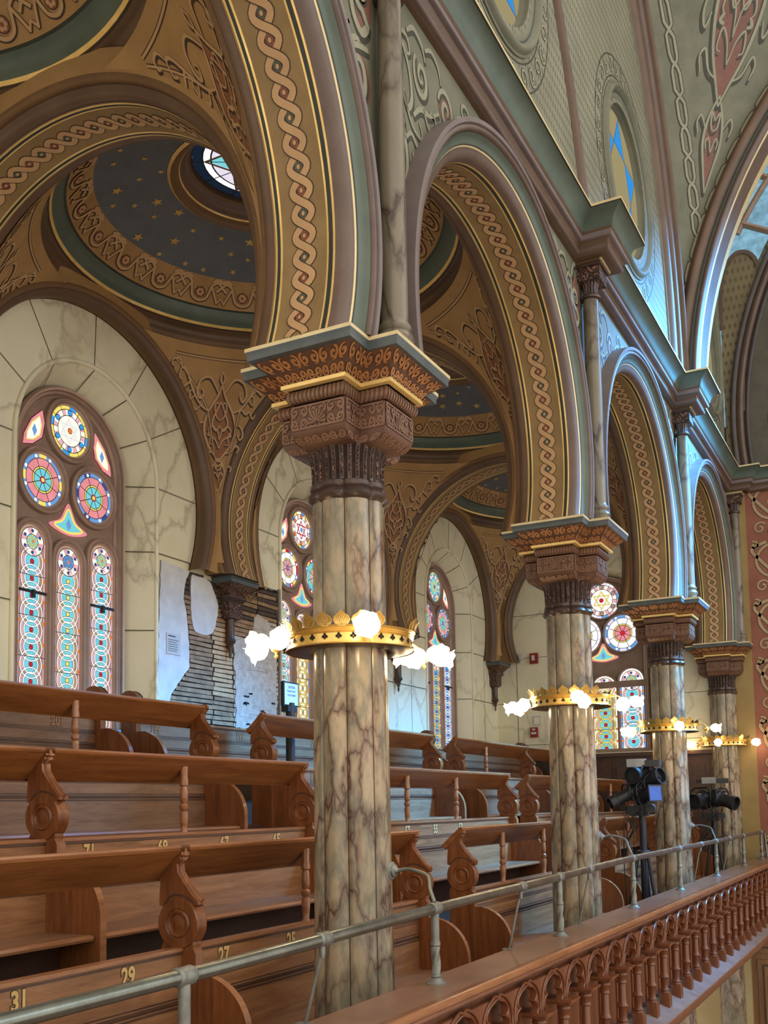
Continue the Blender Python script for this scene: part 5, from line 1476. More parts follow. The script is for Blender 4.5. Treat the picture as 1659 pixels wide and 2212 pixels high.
pew(1, -4.4, -0.86, 'second row pew cut by the left edge, ending in the scrolled post at far left', (False, True), [], ())
pew(1, -0.86, 1.71, 'second row pew numbered 71, 69, 67 and 65', (False, True), [('71', -0.566), ('69', 0.054), ('67', 0.677), ('65', 1.298)], (0.334,))
pew(1, 2.52, 6.0, 'second row pew right of the near column with two spindles under its book rest', (True, True), [('57', 3.4), ('55', 4.0), ('53', 4.6)], (3.532, 4.639))
pew(1, 6.68, 9.2, 'second row pew just left of the second column', (True, True), [], (7.9,))
pew(1, 9.2, 11.6, 'second row pew in the far corner behind the spotlights', (False, True), [], (10.4,))
pew(2, -4.4, 1.65, 'third row pew under the big left window, with one spindle', (False, True), [('121', -0.5), ('119', 0.3)], (0.289,))
pew(2, 2.48, 5.93, 'third row pew below the laths and the warning sign, numbered 111', (True, True), [('111', 3.268)], (4.2,))
pew(2, 6.60, 9.15, 'third row pew below the narrow window beside the twin rosette posts', (True, True), [], (7.67,))
pew(2, 9.15, 11.6, 'third row pew nearest the far corner', (False, True), [], (10.4,))
pew(3, -4.4, 1.50, 'last row pew under the big left window, numbered 201', (False, True), [('203', 0.42), ('201', 1.059)], (), True)
pew(3, 1.93, 7.9, 'last row pew against the wall below the laths, numbered 199', (True, False), [('199', 2.224), ('197', 2.85), ('195', 3.5), ('193', 4.9), ('191', 5.5)], (), True)
pew(3, 7.9, 11.6, 'last row pew with a round topped post by the narrow window', (True, True), [], (), True)

# ------------------------------------------------------------------ ledge, balustrade
lg = MB(); XI, XO = 0.45, 0.79
lg.box(XI, XO-0.06, -6, YE, LEDGE-0.05, LEDGE, 'rail_top')
prof = [(XO-0.06, LEDGE, 'rail_wood')] + [(a, z, 'oak_edge') for a, z in bez((XO-0.03, LEDGE), (XO, LEDGE-0.028), -0.4)] + [(XO, LEDGE-0.03, 'oak_dark'), (XO-0.012, LEDGE-0.033, 'rail_wood')]
prof += [(a, z, 'rail_wood') for a, z in bez((XO-0.01, LEDGE-0.036), (XO-0.022, LEDGE-0.066), -0.35)] + [(XO-0.03, LEDGE-0.068, 'oak_dark'), (XO-0.03, LEDGE-0.075, 'rail_wood')] + [(a, z, 'rail_wood') for a, z in bez((XO-0.032, LEDGE-0.076), (XO-0.062, LEDGE-0.105), 0.3)] + [(XO-0.07, LEDGE-0.108, 'rail_wood'), (XO-0.20, LEDGE-0.11, 'rail_wood')]
lg.grid([[(a, y, z) for y in (-6, 0, 3, 6, 9, YE)] for a, z, m in prof], lambda i, j: prof[i][2])
struct('trim_13', lg)
wl = MB()   # panelled wall of the gallery front
wl.box(0.60, 0.655, -6, YE, -1.95, LEDGE-0.05, 'panel_wood'); wl.box(XI, XI+0.03, -6, YE, F0, LEDGE-0.05, 'oak_dark')
for i in range(30):
    y = -0.98+0.448*i
    wl.box(0.655, 0.667, y-0.205, y-0.155, -1.70, -1.16, 'panel_wood'); wl.box(0.655, 0.667, y+0.155, y+0.205, -1.70, -1.16, 'panel_wood')
    wl.box(0.655, 0.663, y-0.10, y+0.10, -1.66, -1.18, 'panel_wood')
struct('wall_gallery_front', wl)
pl = MB()
prof = [(0.655, -1.655, 'dusty_lit_ledge'), (0.87, -1.748, 'oak_edge'), (0.882, -1.752, 'rail_wood'), (0.882, -1.775, 'oak_dark'), (0.865, -1.78, 'rail_wood')] + [(a, z, 'rail_wood') for a, z in bez((0.865, -1.785), (0.82, -1.86), -0.25)] + [(0.81, -1.865, 'oak_dark'), (0.80, -1.87, 'rail_wood')] + [(a, z, 'rail_wood') for a, z in bez((0.80, -1.875), (0.76, -1.93), 0.3)] + [(0.75, -1.935, 'rail_wood'), (0.3, -1.94, 'cream_low'), (-3.8, -1.95, 'cream_low')]
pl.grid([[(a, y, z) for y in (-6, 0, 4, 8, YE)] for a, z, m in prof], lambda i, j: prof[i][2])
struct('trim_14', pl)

bal = thing('balustrade', 'wooden balustrade of turned posts and trefoil arches along the front of the gallery', 'balustrade', (0.74, 6.0, -1.75))
def baluster_mb(y):
    mb = MB(); x = 0.745
    mb.box(x-0.085, x+0.078, y-0.088, y+0.088, -1.197, -1.182, 'baluster_wood'); mb.box(x-0.085, x+0.060, y-0.070, y+0.070, -1.214, -1.197, 'baluster_wood')
    P = [(0.050, -1.212), (0.046, -1.225), (0.040, -1.232), (0.044, -1.245), (0.034, -1.262), (0.030, -1.285), (0.035, -1.292), (0.035, -1.302), (0.027, -1.31), (0.028, -1.42), (0.030, -1.445), (0.034, -1.45), (0.043, -1.465), (0.034, -1.48), (0.030, -1.485), (0.029, -1.555), (0.036, -1.56), (0.038, -1.572), (0.032, -1.58), (0.042, -1.592), (0.04, -1.605)]
    mb.lathe(P, 'baluster_wood', (x, y, 0), 20)
    sq = lambda h, z, c=0: [(x-h, y-h, z), (x+h, y-h, z-c), (x+h, y+h, z-c), (x-h, y+h, z)]
    mb.grid([sq(0.028, -1.585), sq(0.047, -1.615), sq(0.047, -1.70), sq(0.047, -1.69, 0.045)], 'baluster_wood', cv=True)
    return mb
def arch_head_mb(y):
    """trefoil arch plate between two posts"""
    mb = MB(); zt = LEDGE-0.11
    half = [(0.146, -1.182), (0.150, -1.14), (0.128, -1.112), (0.102, -1.108), (0.118, -1.09)]+catmull([(0.118, -1.09), (0.150, -1.055), (0.135, -1.02), (0.07, -1.005)], 4)[1:]+[(0.045, -1.02), (0.048, -1.013)]
    half = catmull([(0.140, -1.182), (0.168, -1.155), (0.150, -1.122)], 4)+[(0.100, -1.105)]+catmull([(0.100, -1.105), (0.138, -1.085), (0.128, -1.050), (0.080, -1.025), (0.03, -1.012), (0.0, -1.000)], 4)[1:]
    for sg in (1, -1):
        o = [(sg*u, v) for u, v in half]+[(0, zt), (sg*0.224, zt), (sg*0.224, -1.182)]
        mb.prism(o, lambda u, v: (0.755, y+u, v), lambda u, v: (0.722, y+u, v), 'baluster_wood')
        # raised pointed hood
        h = catmull([(0.205, -1.182), (0.20, -1.10), (0.15, -1.03), (0.05, zt+0.012), (0.0, zt+0.004)], 5)
        mb.tube([(0.760, y+sg*u, v) for u, v in h], 0.008, 'baluster_wood', 6)
        h2 = [(u+0.010 if u > 0.01 else 0, v) for u, v in half]
        mb.tube([(0.757, y+sg*u, v) for u, v in h2], 0.006, 'baluster_wood', 6)
    return mb
bm0 = baluster_mb(0).build('baluster', (0.745, 0, -1.72)); ah0 = arch_head_mb(0).build('arch_head', (0.745, 0, -1.1))
for i in range(30):
    y = -0.53+0.448*i
    if y > YE-0.1: break
    o = bpy.data.objects.new('baluster', bm0); COL.objects.link(o); o.parent = bal; o.location = Vector((0.745, y, -1.72))-bal.location
    if y+0.224 < YE-0.2:
        o = bpy.data.objects.new('arch_head', ah0); COL.objects.link(o); o.parent = bal; o.location = Vector((0.745, y+0.224, -1.1))-bal.location

# ------------------------------------------------------------------ brass handrail
XR, ZR_ = 0.56, -0.512
def zrail(y):
    T = [(-6, -0.575), (-2.7, -0.556), (-1.85, -0.549), (-1.2, -0.537), (-0.1, -0.516), (1.8, -0.497), (3.6, -0.474), (7.0, -0.480), (12, -0.49)]
    for (a, b), (c, d) in zip(T, T[1:]):
        if y <= c: return b+(d-b)*(y-a)/(c-a)
    return T[-1][1]
rail = thing('brass_handrail', 'worn brass pipe handrail on twisted posts along the gallery ledge', 'handrail', (XR, 4.0, LEDGE))
rp = MB(); rp.tube([(XR, y, zrail(y)) for y in [-6+0.5*i for i in range(36)]]+[(XR, 11.75, zrail(11.75))], 0.026, 'rail_metal', 16); part(rail, 'rail_pipe', rp)
def fitting(mb, y, r=0.034):
    ZR_ = zrail(y)
    mb.lathe([(0.026, -0.045), (r*0.9, -0.042), (r, -0.035), (r*0.92, -0.028), (r*0.95, 0.0), (r, 0.03), (r*0.9, 0.036), (0.026, 0.045)], 'rail_grey', (XR, y, ZR_), 16, axis='Y')
for y in (-4.1, -2.14, -0.17, 1.81, 3.77, 5.62, 7.65, 9.7, 11.4):
    p = MB(); fitting(p, y); ZR_ = zrail(y)
    p.lathe([(0.021, ZR_-0.02), (0.021, ZR_-0.16), (0.025, ZR_-0.165), (0.025, ZR_-0.18), (0.02, ZR_-0.185)], 'rail_grey', (XR, y, 0), 16)
    rows = []   # twisted lower half
    for i in range(25):
        z = ZR_-0.185+(-0.845+0.185-ZR_)*i/24
        rows.append([(XR+(0.021+0.004*cos(3*(a-18*(z)))) * cos(a), y+(0.021+0.004*cos(3*(a-18*z)))*sin(a), z) for a in [2*pi*j/24 for j in range(24)]])
    p.grid(rows, 'rail_grey', cv=True)
    p.lathe([(0.022, -0.843), (0.028, -0.848), (0.024, -0.856), (0.034, -0.868), (0.048, LEDGE+0.006), (0.052, LEDGE+0.004), (0.052, LEDGE), (0.0, LEDGE)], 'rail_grey', (XR, y, 0), 20)
    part(rail, 'twisted_post', p)
for y in (-3.1, -1.25, 1.08, 2.52, 6.75, 8.6):
    p = MB(); fitting(p, y, 0.031); ZR_ = zrail(y)
    p.lathe([(0.012, ZR_-0.02), (0.012, ZR_-0.06), (0.009, ZR_-0.075)], 'rail_grey', (XR-0.005, y, 0), 10)
    p.tube([(XR-0.008, y, ZR_-0.05), (XR-0.03, y, ZR_-0.13), (0.475, y, LEDGE+0.02), (0.468, y, LEDGE+0.004)], 0.007, 'rail_grey', 8); p.box(0.43, 0.50, y-0.02, y+0.02, LEDGE, LEDGE+0.006, 'rail_grey')
    part(rail, 'stay_rod', p)
for k, (y0, y1) in enumerate(((0.02, -0.17), (4.02, 3.77), (8.02, 7.65))):   # curved arms to the columns
    ZR_ = zrail(y1); p = MB(); z0 = ZR_+0.17; xa = 0.205; yc = S*k+0.04
    p.lathe([(0.05, 0.0), (0.048, 0.012), (0.036, 0.016), (0.034, 0.028), (0.02, 0.034), (0.012, 0.05)], 'rail_grey', (xa, yc, z0), 20, axis='X')
    p.tube(catmull([(xa+0.04, yc, z0), (xa+0.12, yc-0.01, z0+0.01), (xa+0.24, yc-0.05, z0-0.02), (XR-0.05, (yc+y1)/2-0.05, z0-0.08), (XR, y1, ZR_+0.03)], 6), 0.010, 'rail_grey', 8)
    part(rail, 'wall_arm', p)
p = MB(); p.tube([(XR, 11.75, ZR_), (XR, 11.80, ZR_-0.02), (XR+0.02, 11.82, LEDGE+0.01)], 0.02, 'rail_grey', 10); p.tube([(XR, 11.8, LEDGE+0.08), (XR, 10.9, LEDGE+0.08)], 0.012, 'rail_grey', 8); part(rail, 'end_return', p)
# ------------------------------------------------------------------ crowns of lamps on the columns
glow('lamp_glass', (255, 226, 176), 17.0)
glow('lamp_mouth', (255, 236, 200), 18.0)
def shade_mb(at, d, size=1.0):
    """flower shaped glass shade hanging from at along d"""
    mb = MB(); d = Vector(d).normalized()
    a = d.orthogonal().normalized(); b = d.cross(a)
    P = [(0.014, 0.0), (0.030, 0.012), (0.048, 0.035), (0.056, 0.060), (0.050, 0.085), (0.042, 0.10), (0.050, 0.118), (0.062, 0.128)]
    rows = []
    for i, (r, h) in enumerate(P):
        ring = []
        for j in range(24):
            t = 2*pi*j/24; k = 1.0+(0.015 if i < 6 else 0.07)*cos(6*t); hh = h+(0.005*cos(6*t) if i == 7 else 0)
            ring.append(Vector(at)+(a*cos(t)+b*sin(t))*(r*k*size)+d*(hh*size))
        rows.append(ring)
    mb.grid(rows, 'lamp_glass', cv=True)
    c = Vector(at)+d*(0.075*size)
    for i in range(6):   # bulb
        pass
    mb.grid([[c+(a*cos(2*pi*j/12)*sin(pi*i/8)+b*sin(2*pi*j/12)*sin(pi*i/8))*0.03*size+d*(0.03*size*cos(pi*i/8)) for j in range(12)] for i in range(9)], 'lamp_mouth', cv=True)
    return mb
def crown_light(k, label, clusters, full=True):
    o = (0, S*k, 0.92)
    t = thing('crown_lamp', label, 'light', o, 'gilt crown lamps round the columns')
    if k == 0 or True:
        b = MB()
        P = [(0.352, 0.842), (0.360, 0.846), (0.356, 0.856), (0.340, 0.862), (0.338, 0.90), (0.340, 0.94), (0.344, 0.945), (0.350, 0.952), (0.344, 0.96), (0.346, 0.966), (0.352, 0.972), (0.346, 0.98), (0.350, 0.99), (0.360, 1.005)]
        P = [(r, 0.842+(z-0.842)*0.60) for r, z in P]; b.lathe(P, 'brass', (0, S*k, 0), 96); b.lathe([(0.335, 0.935), (0.33, 0.90), (0.332, 0.86), (0.345, 0.845)], 'brass_dark', (0, S*k, 0), 64)
        b.lathe([(0.345, 0.846), (0.33, 0.842), (0.24, 0.840), (0.225, 0.842)], 'brass_dark', (0, S*k, 0), 64)
        for i in range(28):  # pierced trefoils
            th = 2*pi*(i+0.5)/28
            f = lambda u, v, o_, th=th: ((0.3395+o_)*cos(th+u/0.34), S*k+(0.3395+o_)*sin(th+u/0.34), 0.884+v)
            for du, dv in ((0, 0.009), (-0.009, -0.002), (0.009, -0.002)):
                b.fill([(du+0.008*cos(2*pi*j/10), dv+0.008*sin(2*pi*j/10)) for j in range(10)], f, 'black_gap', 0.002)
            b.fill([(-0.003, -0.004), (0.003, -0.004), (0.005, -0.016), (-0.005, -0.016)], f, 'black_gap', 0.002)
        part(t, 'crown_band', b)
        lf = MB()
        for i in range(22):  # leaf cresting leaning outwards
            th = 2*pi*(i+0.5)/24
            f = lambda u, v, o_, th=th: ((0.350+0.15*v+2.6*v*v+o_)*cos(th+u/0.36), S*k+(0.350+0.15*v+2.6*v*v+o_)*sin(th+u/0.36), 0.932+v*0.82)
            leaf = [(0.0, 0.092), (0.012, 0.075), (0.034, 0.058), (0.042, 0.038), (0.034, 0.018), (0.016, 0.004)]
            outl = leaf+[(-u, v) for u, v in leaf[::-1]][:-1]
            lf.fill(outl, f, 'brass', 0.0); lf.fill(outl, f, 'brass_dark', -0.004)
            lf.ribbon(outl, 0.007, f, 'brass', 0.006, closed=True)
            for a in (-0.9, -0.45, 0, 0.45, 0.9): lf.ribbon([(0, 0.012), (0.028*sin(a), 0.02+0.045*cos(a))], 0.006, f, 'brass', 0.004)
        part(t, 'leaf_cresting', lf)
    for (cx, cy, cz), shades in clusters:
        c = Vector((cx, S*k+cy, cz)); a = MB()
        th = atan2(cy, cx); s0 = Vector((0.345*cos(th), S*k+0.345*sin(th), 0.93))
        a.tube(catmull([tuple(s0), tuple(s0+(c-s0)*0.5+Vector((0, 0, 0.04))), tuple(c+Vector((0, 0, 0.03)))], 6), 0.008, 'brass', 8)
        a.lathe([(0.005, 0.03), (0.02, 0.025), (0.034, 0.01), (0.036, -0.005), (0.026, -0.022), (0.010, -0.030), (0.006, -0.040), (0.012, -0.048), (0.010, -0.056), (0.003, -0.066)], 'brass', tuple(c), 16)
        am = part(t, 'bracket_arm', a)
        for d in shades:
            dv = Vector(d).normalized(); hz = Vector((dv.x, dv.y, 0)); hz = hz.normalized() if hz.length > 0.01 else Vector((1, 0, 0))
            p = c+hz*0.05+Vector((0, 0, 0.012)); q = MB()
            q.tube([c, c+hz*0.03+Vector((0, 0, 0.02)), p], 0.006, 'brass', 6)
            part(t, 'shade_holder', q)
            part(t, 'glass_shade', shade_mb(p, dv, 1.08 if len(shades) == 1 and k == 0 else 0.95))
    return t
CLU = [[((-0.44, -0.07, 0.90), [(-0.8, -0.5, -0.6), (-0.3, -0.9, 0.05), (0.6, -0.7, 0.15)]), ((0.31, -0.33, 0.895), [(0.35, -0.9, -0.12)]), ((0.20, 0.52, 0.86), [(0.8, -0.4, -0.1), (-0.7, -0.6, -0.1), (0.8, 0.6, -0.2), (0.1, -1, -0.35)])],
       [((-0.44, 0.0, 0.88), [(-0.8, -0.5, -0.3), (0.3, -0.9, -0.1), (-0.5, 0.7, -0.2)]), ((0.20, -0.40, 0.88), [(0.2, -0.9, -0.1), (0.5, -0.8, -0.5)]), ((0.42, 0.20, 0.88), [(0.9, 0.1, -0.1), (0.2, -0.9, -0.4)])],
       [((-0.42, 0.0, 0.88), [(-0.7, -0.6, -0.2), (-0.1, -0.9, -0.3), (-0.5, 0.8, -0.2)]), ((0.20, -0.38, 0.88), [(0.2, -0.9, -0.1)]), ((0.42, 0.15, 0.88), [(0.8, 0.1, -0.1)])],
       [((-0.40, -0.10, 0.88), [(-0.5, -0.7, -0.1)]), ((0.0, -0.42, 0.88), [(0.0, -0.9, -0.1)]), ((0.42, -0.1, 0.88), [(0.5, -0.7, -0.1)])]]
LL = ['gilt crown of flower lamps round the big near column', 'gilt crown of flower lamps round the second column', 'gilt crown of flower lamps round the third column', 'gilt crown of flower lamps on the farthest column by the red panel']
for k in range(4): crown_light(k, LL[k], CLU[k])

# ------------------------------------------------------------------ signs and small fixtures
SX, SY = -2.72, 3.60
sg = thing('caution_sign', 'grey caution notice in a black frame on a black stand before the laths', 'sign', (SX, SY, FLR[3]))
b = MB(); b.tube([(SX, SY, FLR[3]+0.03), (SX, SY, 1.02)], 0.045, 'iron_black', 14); part(sg, 'post', b)
b = MB(); b.lathe([(0.0, FLR[3]+0.03), (0.15, FLR[3]+0.03), (0.15, FLR[3]), (0.0, FLR[3])], 'iron_black', (SX, SY, 0), 24); b.box(SX-0.05, SX+0.03, SY-0.08, SY+0.08, 0.93, 0.99, 'iron_black'); part(sg, 'stand_foot', b)
b = MB(); b.box(SX-0.02, SX+0.015, SY-0.135, SY+0.135, 0.985, 1.225, 'iron_black'); part(sg, 'frame', b)
b = MB(); b.box(SX+0.015, SX+0.018, SY-0.12, SY+0.12, 1.0, 1.21, 'paper'); pp = part(sg, 'notice', b)
for i, (txt, sz) in enumerate((('CAUTION', 0.036), ('PLEASE DO NOT', 0.026), ('TOUCH EXHIBIT', 0.026))):
    M = Matrix.Translation((SX+0.0185, SY, 1.172-0.040*i)) @ Matrix.Rotation(pi/2, 4, 'Z') @ Matrix.Rotation(pi/2, 4, 'X') @ Matrix.Diagonal((sz*0.8, sz, 1, 1))
    l_ = mesh_to_mb(text_mesh(txt, 1.0, 0.0, 'ink', 0.03), M, 'ink')
    o = bpy.data.objects.new('lettering', l_.build('lettering', tuple(sg.location))); COL.objects.link(o); o.parent = pp
ya = YE-0.012
def wallbox(name, x0, x1, z0, z1, d, m, label, cat, extra=None):
    b = MB(); b.box(x0, x1, ya-d, ya, z0, z1, m)
    if extra: extra(b)
    return struct(name, b, kind=None, label=label, cat=cat)
wallbox('fire_alarm_strobe', -3.19, -3.05, 2.41, 2.59, 0.05, 'alarm_red', 'red fire alarm strobe with a white lens high on the end wall', 'fire alarm', lambda b: b.box(-3.15, -3.10, ya-0.075, ya-0.05, 2.46, 2.55, 'plastic_white'))
wallbox('motion_sensor', -3.39, -3.32, 2.49, 2.60, 0.05, 'plastic_white', 'small white sensor box left of the red alarm strobe', 'sensor', lambda b: b.box(-3.38, -3.33, ya-0.055, ya-0.05, 2.51, 2.55, 'paper'))
wallbox('fire_alarm_pull', -3.22, -3.09, 1.13, 1.30, 0.05, 'alarm_red', 'red fire alarm pull box low on the end wall behind the pews', 'fire alarm', lambda b: (b.box(-3.20, -3.11, ya-0.06, ya-0.05, 1.18, 1.22, 'plastic_white'), b.box(-3.18, -3.13, ya-0.06, ya-0.05, 1.25, 1.28, 'plastic_white')))
wallbox('wall_vent', -3.17, -3.04, 1.33, 1.50, 0.02, 'plastic_white', 'pale square wall plate above the red pull box', 'plate', lambda b: b.box(-3.15, -3.06, ya-0.024, ya-0.02, 1.36, 1.47, 'marble_wall'))

# ------------------------------------------------------------------ spotlights on tripods
def can(mb, c, d, l, r0, r1, m='tripod_black'):
    c = Vector(c); d = Vector(d).normalized(); a = d.orthogonal().normalized(); e = d.cross(a)
    P = [(0.001, -l*0.5), (r0*0.7, -l*0.5), (r0, -l*0.42), (r0*1.05, -l*0.1), (r0*0.9, -l*0.06), (r1, 0.0), (r1, l*0.30), (r1*1.12, l*0.32), (r1*1.12, l*0.50), (r1*0.98, l*0.50), (r1*0.9, l*0.36), (0.001, l*0.34)]
    mb.grid([[c+(a*cos(2*pi*j/24)+e*sin(2*pi*j/24))*r+d*h for j in range(24)] for r, h in P], m, cv=True)
    for q in range(4):   # cooling fins
        h = -l*(0.36-0.06*q)
        mb.grid([[c+(a*cos(2*pi*j/24)+e*sin(2*pi*j/24))*r+d*hh for j in range(24)] for r, hh in ((r0, h), (r0*1.16, h+0.002), (r0*1.16, h+0.008), (r0, h+0.010))], m, cv=True)
def yoke(mb, c, w, h, ang):
    c = Vector(c); s_ = Vector((cos(ang), sin(ang), 0))
    mb.tube([c-s_*w, c-s_*w+Vector((0, 0, h*0.7)), c-s_*w*0.6+Vector((0, 0, h)), c+s_*w*0.6+Vector((0, 0, h)), c+s_*w+Vector((0, 0, h*0.7)), c+s_*w], 0.012, 'iron_black', 6)
def tripod(loc, label, tops, zf, ztop, spread):
    x, y = loc
    t = thing('spotlight_tripod', label, 'spotlight stand', (x, y, zf), 'stage spotlights on tripods')
    b = MB(); b.tube([(x, y, zf+0.12), (x, y, ztop-0.06)], 0.038, 'tripod_black', 14); b.tube([(x, y, zf+0.9), (x, y, ztop)], 0.024, 'iron_grey', 12)
    b.lathe([(0.03, -0.03), (0.075, -0.02), (0.085, 0.0), (0.075, 0.03), (0.03, 0.04)], 'tripod_black', (x, y, zf+1.05), 16); part(t, 'centre_post', b)
    for i in range(3):
        a = -0.55+2*pi*i/3; l = MB()
        l.tube([(x+0.06*cos(a), y+0.06*sin(a), zf+1.06), (x+spread*0.55*cos(a), y+spread*0.55*sin(a), zf+0.48), (x+spread*cos(a), y+spread*sin(a), zf+0.015)], 0.021, 'tripod_black', 8)
        l.tube([(x+0.04*cos(a), y+0.04*sin(a), zf+0.35), (x+spread*0.62*cos(a), y+spread*0.62*sin(a), zf+0.40)], 0.010, 'iron_black', 6)
        l.lathe([(0.0, 0.0), (0.028, 0.0), (0.028, 0.03), (0.0, 0.035)], 'iron_black', (x+spread*cos(a), y+spread*sin(a), zf), 10)
        part(t, 'leg', l)
    hd = MB(); hd.box(x-0.07, x+0.07, y-0.05, y+0.05, ztop-0.18, ztop-0.06, 'tripod_black'); hd.lathe([(0.001, -0.05), (0.06, -0.05), (0.065, 0.0), (0.05, 0.04), (0.001, 0.045)], 'tripod_black', (x-0.10, y-0.03, ztop-0.12), 16, axis='Y'); hd.lathe([(0.001, -0.05), (0.05, -0.05), (0.055, 0.0), (0.001, 0.03)], 'iron_grey', (x+0.11, y-0.02, ztop-0.10), 16, axis='Y'); part(t, 'gear_head', hd)
    for (c, d, l, r0, r1, gel) in tops:
        m = MB(); can(m, (x+c[0], y+c[1], ztop+c[2]), d, l, r0, r1); yoke(m, (x+c[0], y+c[1], ztop+c[2]), r0*1.35, r0*1.5, atan2(d[0], -d[1]) if True else 0)
        s_ = part(t, 'spotlight', m)
        if gel:
            g = MB(); e = Vector((x+c[0], y+c[1], ztop+c[2]))+Vector(d).normalized()*l*0.52
            dd = Vector(d).normalized(); a = dd.cross(Vector((0, 0, 1))).normalized(); u = a.cross(dd)
            g.poly([e-a*0.085-u*0.085, e+a*0.085-u*0.085, e+a*0.085+u*0.085, e-a*0.085+u*0.085], 'gel_blue')
            g.ribbon([(-0.085, -0.085), (0.085, -0.085), (0.085, 0.085), (-0.085, 0.085)], 0.02, lambda q, v, o_: tuple(e+a*q+u*v+dd*o_), 'iron_black', 0.002, closed=True)
            o = bpy.data.objects.new('gel_frame', g.build('gel_frame', (x, y, zf))); COL.objects.link(o); o.parent = s_
    pk = MB(); pk.box(x-0.14, x+0.06, y-0.05, y+0.05, ztop+0.36, ztop+0.45, 'silver'); pk.box(x+0.06, x+0.22, y-0.05, y+0.06, ztop+0.36, ztop+0.43, 'iron_grey'); pk.box(x-0.22, x-0.14, y-0.04, y+0.03, ztop+0.37, ztop+0.42, 'iron_black')
    pk.tube([(x, y, ztop-0.06), (x, y, ztop+0.40)], 0.016, 'iron_grey', 8); pk.tube([(x-0.20, y-0.01, ztop+0.24), (x+0.22, y-0.01, ztop+0.24)], 0.014, 'iron_grey', 8); part(t, 'dimmer_pack', pk)
    cb = MB(); rr = random.Random(int(y*10))
    for i in range(5):
        p0 = Vector((x-0.18+0.08*i, y-0.06, ztop+0.30-0.1*(i % 2))); pts = [p0]
        for j in range(1, 9): pts.append(Vector((p0.x+(x-0.12-p0.x)*j/8+0.05*sin(j*1.3+i), y-0.09-0.01*i, p0.z-0.10*j+0.04*sin(j+i*2))))
        cb.tube(catmull([tuple(p) for p in pts], 4), 0.006, 'iron_black', 5)
    zz = ztop-0.4
    cb.tube(catmull([(x-0.18, y-0.08, ztop-0.2), (x-0.20, y-0.07, zz-0.3), (x-0.19, y-0.06, zf+0.35), (x-0.24, y-0.05, zf+0.2), (x-0.18, y-0.02, zf+0.12), (x-0.1, y, zf+0.3)], 6), 0.006, 'iron_black', 5)
    part(t, 'cable', cb)
    return t
tripod((-0.02, 6.55), 'tall tripod of black spotlights between the second and third columns', [((-0.15, -0.08, 0.05), (-0.75, -0.55, -0.45), 0.42, 0.085, 0.065, False), ((-0.02, 0.0, 0.28), (-0.2, -0.9, -0.1), 0.34, 0.10, 0.085, False), ((0.08, 0.02, 0.22), (0.85, -0.35, 0.22), 0.34, 0.10, 0.085, False), ((0.06, -0.04, 0.05), (0.75, -0.6, 0.1), 0.32, 0.095, 0.08, True)], F0+0.03, 0.02, 0.30)
tripod((0.05, 10.5), 'farther tripod of black spotlights before the farthest column', [((-0.16, -0.06, 0.12), (-0.35, -0.8, -0.1), 0.36, 0.12, 0.10, False), ((0.14, -0.05, 0.12), (0.9, -0.4, -0.25), 0.44, 0.11, 0.09, False)], F0+0.03, -0.12, 0.28)

# ------------------------------------------------------------------ under the gallery, seen past the balustrade
NF = -5.6
nf = MB(); nf.box(-3.9, 12.5, -8, YE, NF-0.1, NF, 'nave_floor'); struct('floor', nf)
lw = MB(); lw.poly([(-3.9, YE-0.01, NF), (0.25, YE-0.01, NF), (0.25, YE-0.01, -1.9), (-3.9, YE-0.01, -1.9)], 'cream_low')
lw.poly([(0.25, YE-0.02, NF), (9, YE-0.02, NF), (9, YE-0.02, -1.6), (0.25, YE-0.02, -1.6)], 'door_wood')
for i in range(8):
    x = 0.34+0.78*i
    for z0, z1 in ((-2.35, -1.75), (-3.5, -2.45), (-4.6, -3.6)):
        lw.box(x, x+0.70, YE-0.05, YE-0.02, z0, z1, 'door_wood'); lw.box(x+0.07, x+0.63, YE-0.06, YE-0.05, z0+0.07, z1-0.07, 'oak_dark'); lw.box(x+0.10, x+0.60, YE-0.075, YE-0.05, z0+0.10, z1-0.10, 'door_wood')
lw.box(0.25, 9, YE-0.09, YE-0.02, -1.75, -1.62, 'door_wood')
struct('wall_end_low', lw)
for k, (yy, lab) in enumerate(((8.0, 'marble column under the gallery, only its capital showing at the bottom edge'), (11.7, 'marble column under the gallery beside the wooden panelling, bottom right corner'))):
    t = thing('lower_column', lab, 'column', (0.0, yy, NF), 'columns under the gallery', 'thing')
    b = MB(); b.lathe([(0.20, NF), (0.185, -2.45)], 'marble_column', (0.0, yy, 0), 64, rf=lambda t, z: 1-0.05*(1-abs(cos(4*t))**0.6)); part(t, 'shaft', b)
    b = MB(); b.lathe([(0.20, -2.47), (0.23, -2.45), (0.235, -2.43), (0.20, -2.42), (0.20, -2.28), (0.22, -2.22)], 'bronze_dark', (0.0, yy, 0), 96, rf=lambda t, z: 1-0.05*max(0, cos(24*t))); part(t, 'fluted_bell', b)
    b = MB(); b.box(-0.25, 0.25, yy-0.25, yy+0.25, -2.23, -2.08, 'carved_dark'); b.box(-0.29, 0.29, yy-0.29, yy+0.29, -2.08, -1.99, 'carved_bronze'); b.box(-0.33, 0.33, yy-0.33, yy+0.33, -1.99, -1.945, 'grey_cap'); part(t, 'capital', b)
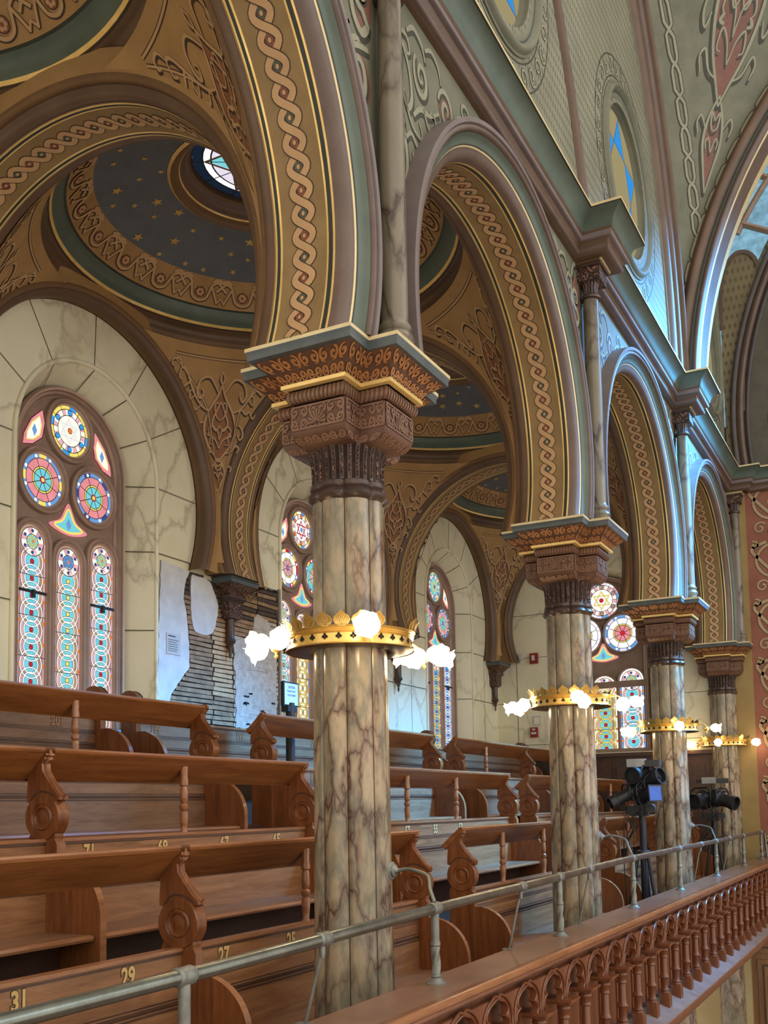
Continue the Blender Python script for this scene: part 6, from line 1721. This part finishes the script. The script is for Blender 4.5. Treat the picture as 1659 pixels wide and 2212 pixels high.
# ------------------------------------------------------------------ light, world, camera
w = bpy.data.worlds.new('World'); SC.world = w; w.use_nodes = True
bg = w.node_tree.nodes['Background']; bg.inputs[0].default_value = (1.0, 0.93, 0.82, 1); bg.inputs[1].default_value = 1.52
def area(name, loc, target, sx, sy, power, col):
    l = bpy.data.lights.new(name, 'AREA'); l.shape = 'RECTANGLE'; l.size = sx; l.size_y = sy; l.energy = power; l.color = col
    o = bpy.data.objects.new(name, l); COL.objects.link(o); o.location = loc
    o.rotation_euler = (Vector(target)-Vector(loc)).to_track_quat('-Z', 'Y').to_euler(); return o
lt_ = area('end_window_daylight', (5.6, 10.6, 8.5), (0.2, 7.6, 3.4), 2.0, 2.0, 800, (0.08, 0.42, 1.0)); lt_.data.spread = radians(43)
area('opposite_windows_fill', (11.5, 6.0, 5.5), (0.0, 6.0, 3.0), 9.0, 5.0, 330, (0.55, 0.78, 1.0))  # cool fill added to model the nave faces, standing for unseen windows opposite
for k in range(4):   # the lamp clusters themselves, warm
    for (cx, cy_, cz), sh_ in CLU[k]:
        l = bpy.data.lights.new('lamp_bulb', 'POINT'); l.energy = (7.5 if len(sh_) > 1 else 4.0) if k < 3 else 0.8; l.color = (1.0, 0.66, 0.34); l.shadow_soft_size = 0.03
        o = bpy.data.objects.new('lamp_bulb', l); COL.objects.link(o); q = Vector((cx, cy_, 0)).normalized()*0.10; o.location = (cx+q.x, S*k+cy_+q.y, cz-0.05)
for o in COL.objects:
    if o.type == 'MESH' and o.parent is None and not o.get('category') and not o.get('kind'): o['kind'] = 'structure'
cam = bpy.data.cameras.new('Camera'); co_ = bpy.data.objects.new('Camera', cam); COL.objects.link(co_)
yaw, pitch, roll, f_, ppx, ppy = radians(27.5554), radians(5.0286), radians(-0.944), 2223.2884, 830.9246, 1544.4372
fw = Vector((-sin(yaw)*cos(pitch), cos(yaw)*cos(pitch), sin(pitch))); rt = Vector((cos(yaw), sin(yaw), 0)); up = rt.cross(fw)
r2 = rt*cos(roll)+up*sin(roll); u2 = r2.cross(fw)
M = Matrix.Identity(4)
for i in range(3): M[i][0], M[i][1], M[i][2] = r2[i], u2[i], -fw[i]
M[0][3], M[1][3], M[2][3] = 2.7637, -4.9008, 0.0
co_.matrix_world = M
cam.sensor_fit = 'VERTICAL'; cam.sensor_height = 36; cam.lens = f_/2212*36
cam.shift_x = -(ppx-829.5)/2212; cam.shift_y = (ppy-1106)/2212; cam.clip_start = 0.05; cam.clip_end = 200
SC.camera = co_
SC.view_settings.view_transform = 'Standard'; SC.view_settings.look = 'None'; SC.view_settings.exposure = 0.0; SC.view_settings.gamma = 1.0
SC.view_settings.use_curve_mapping = False
cy = SC.cycles
cy.max_bounces = 5; cy.diffuse_bounces = 3; cy.glossy_bounces = 3; cy.transmission_bounces = 2; cy.transparent_max_bounces = 4
cy.caustics_reflective = False; cy.caustics_refractive = False; cy.sample_clamp_indirect = 4.0
cy.use_denoising = True
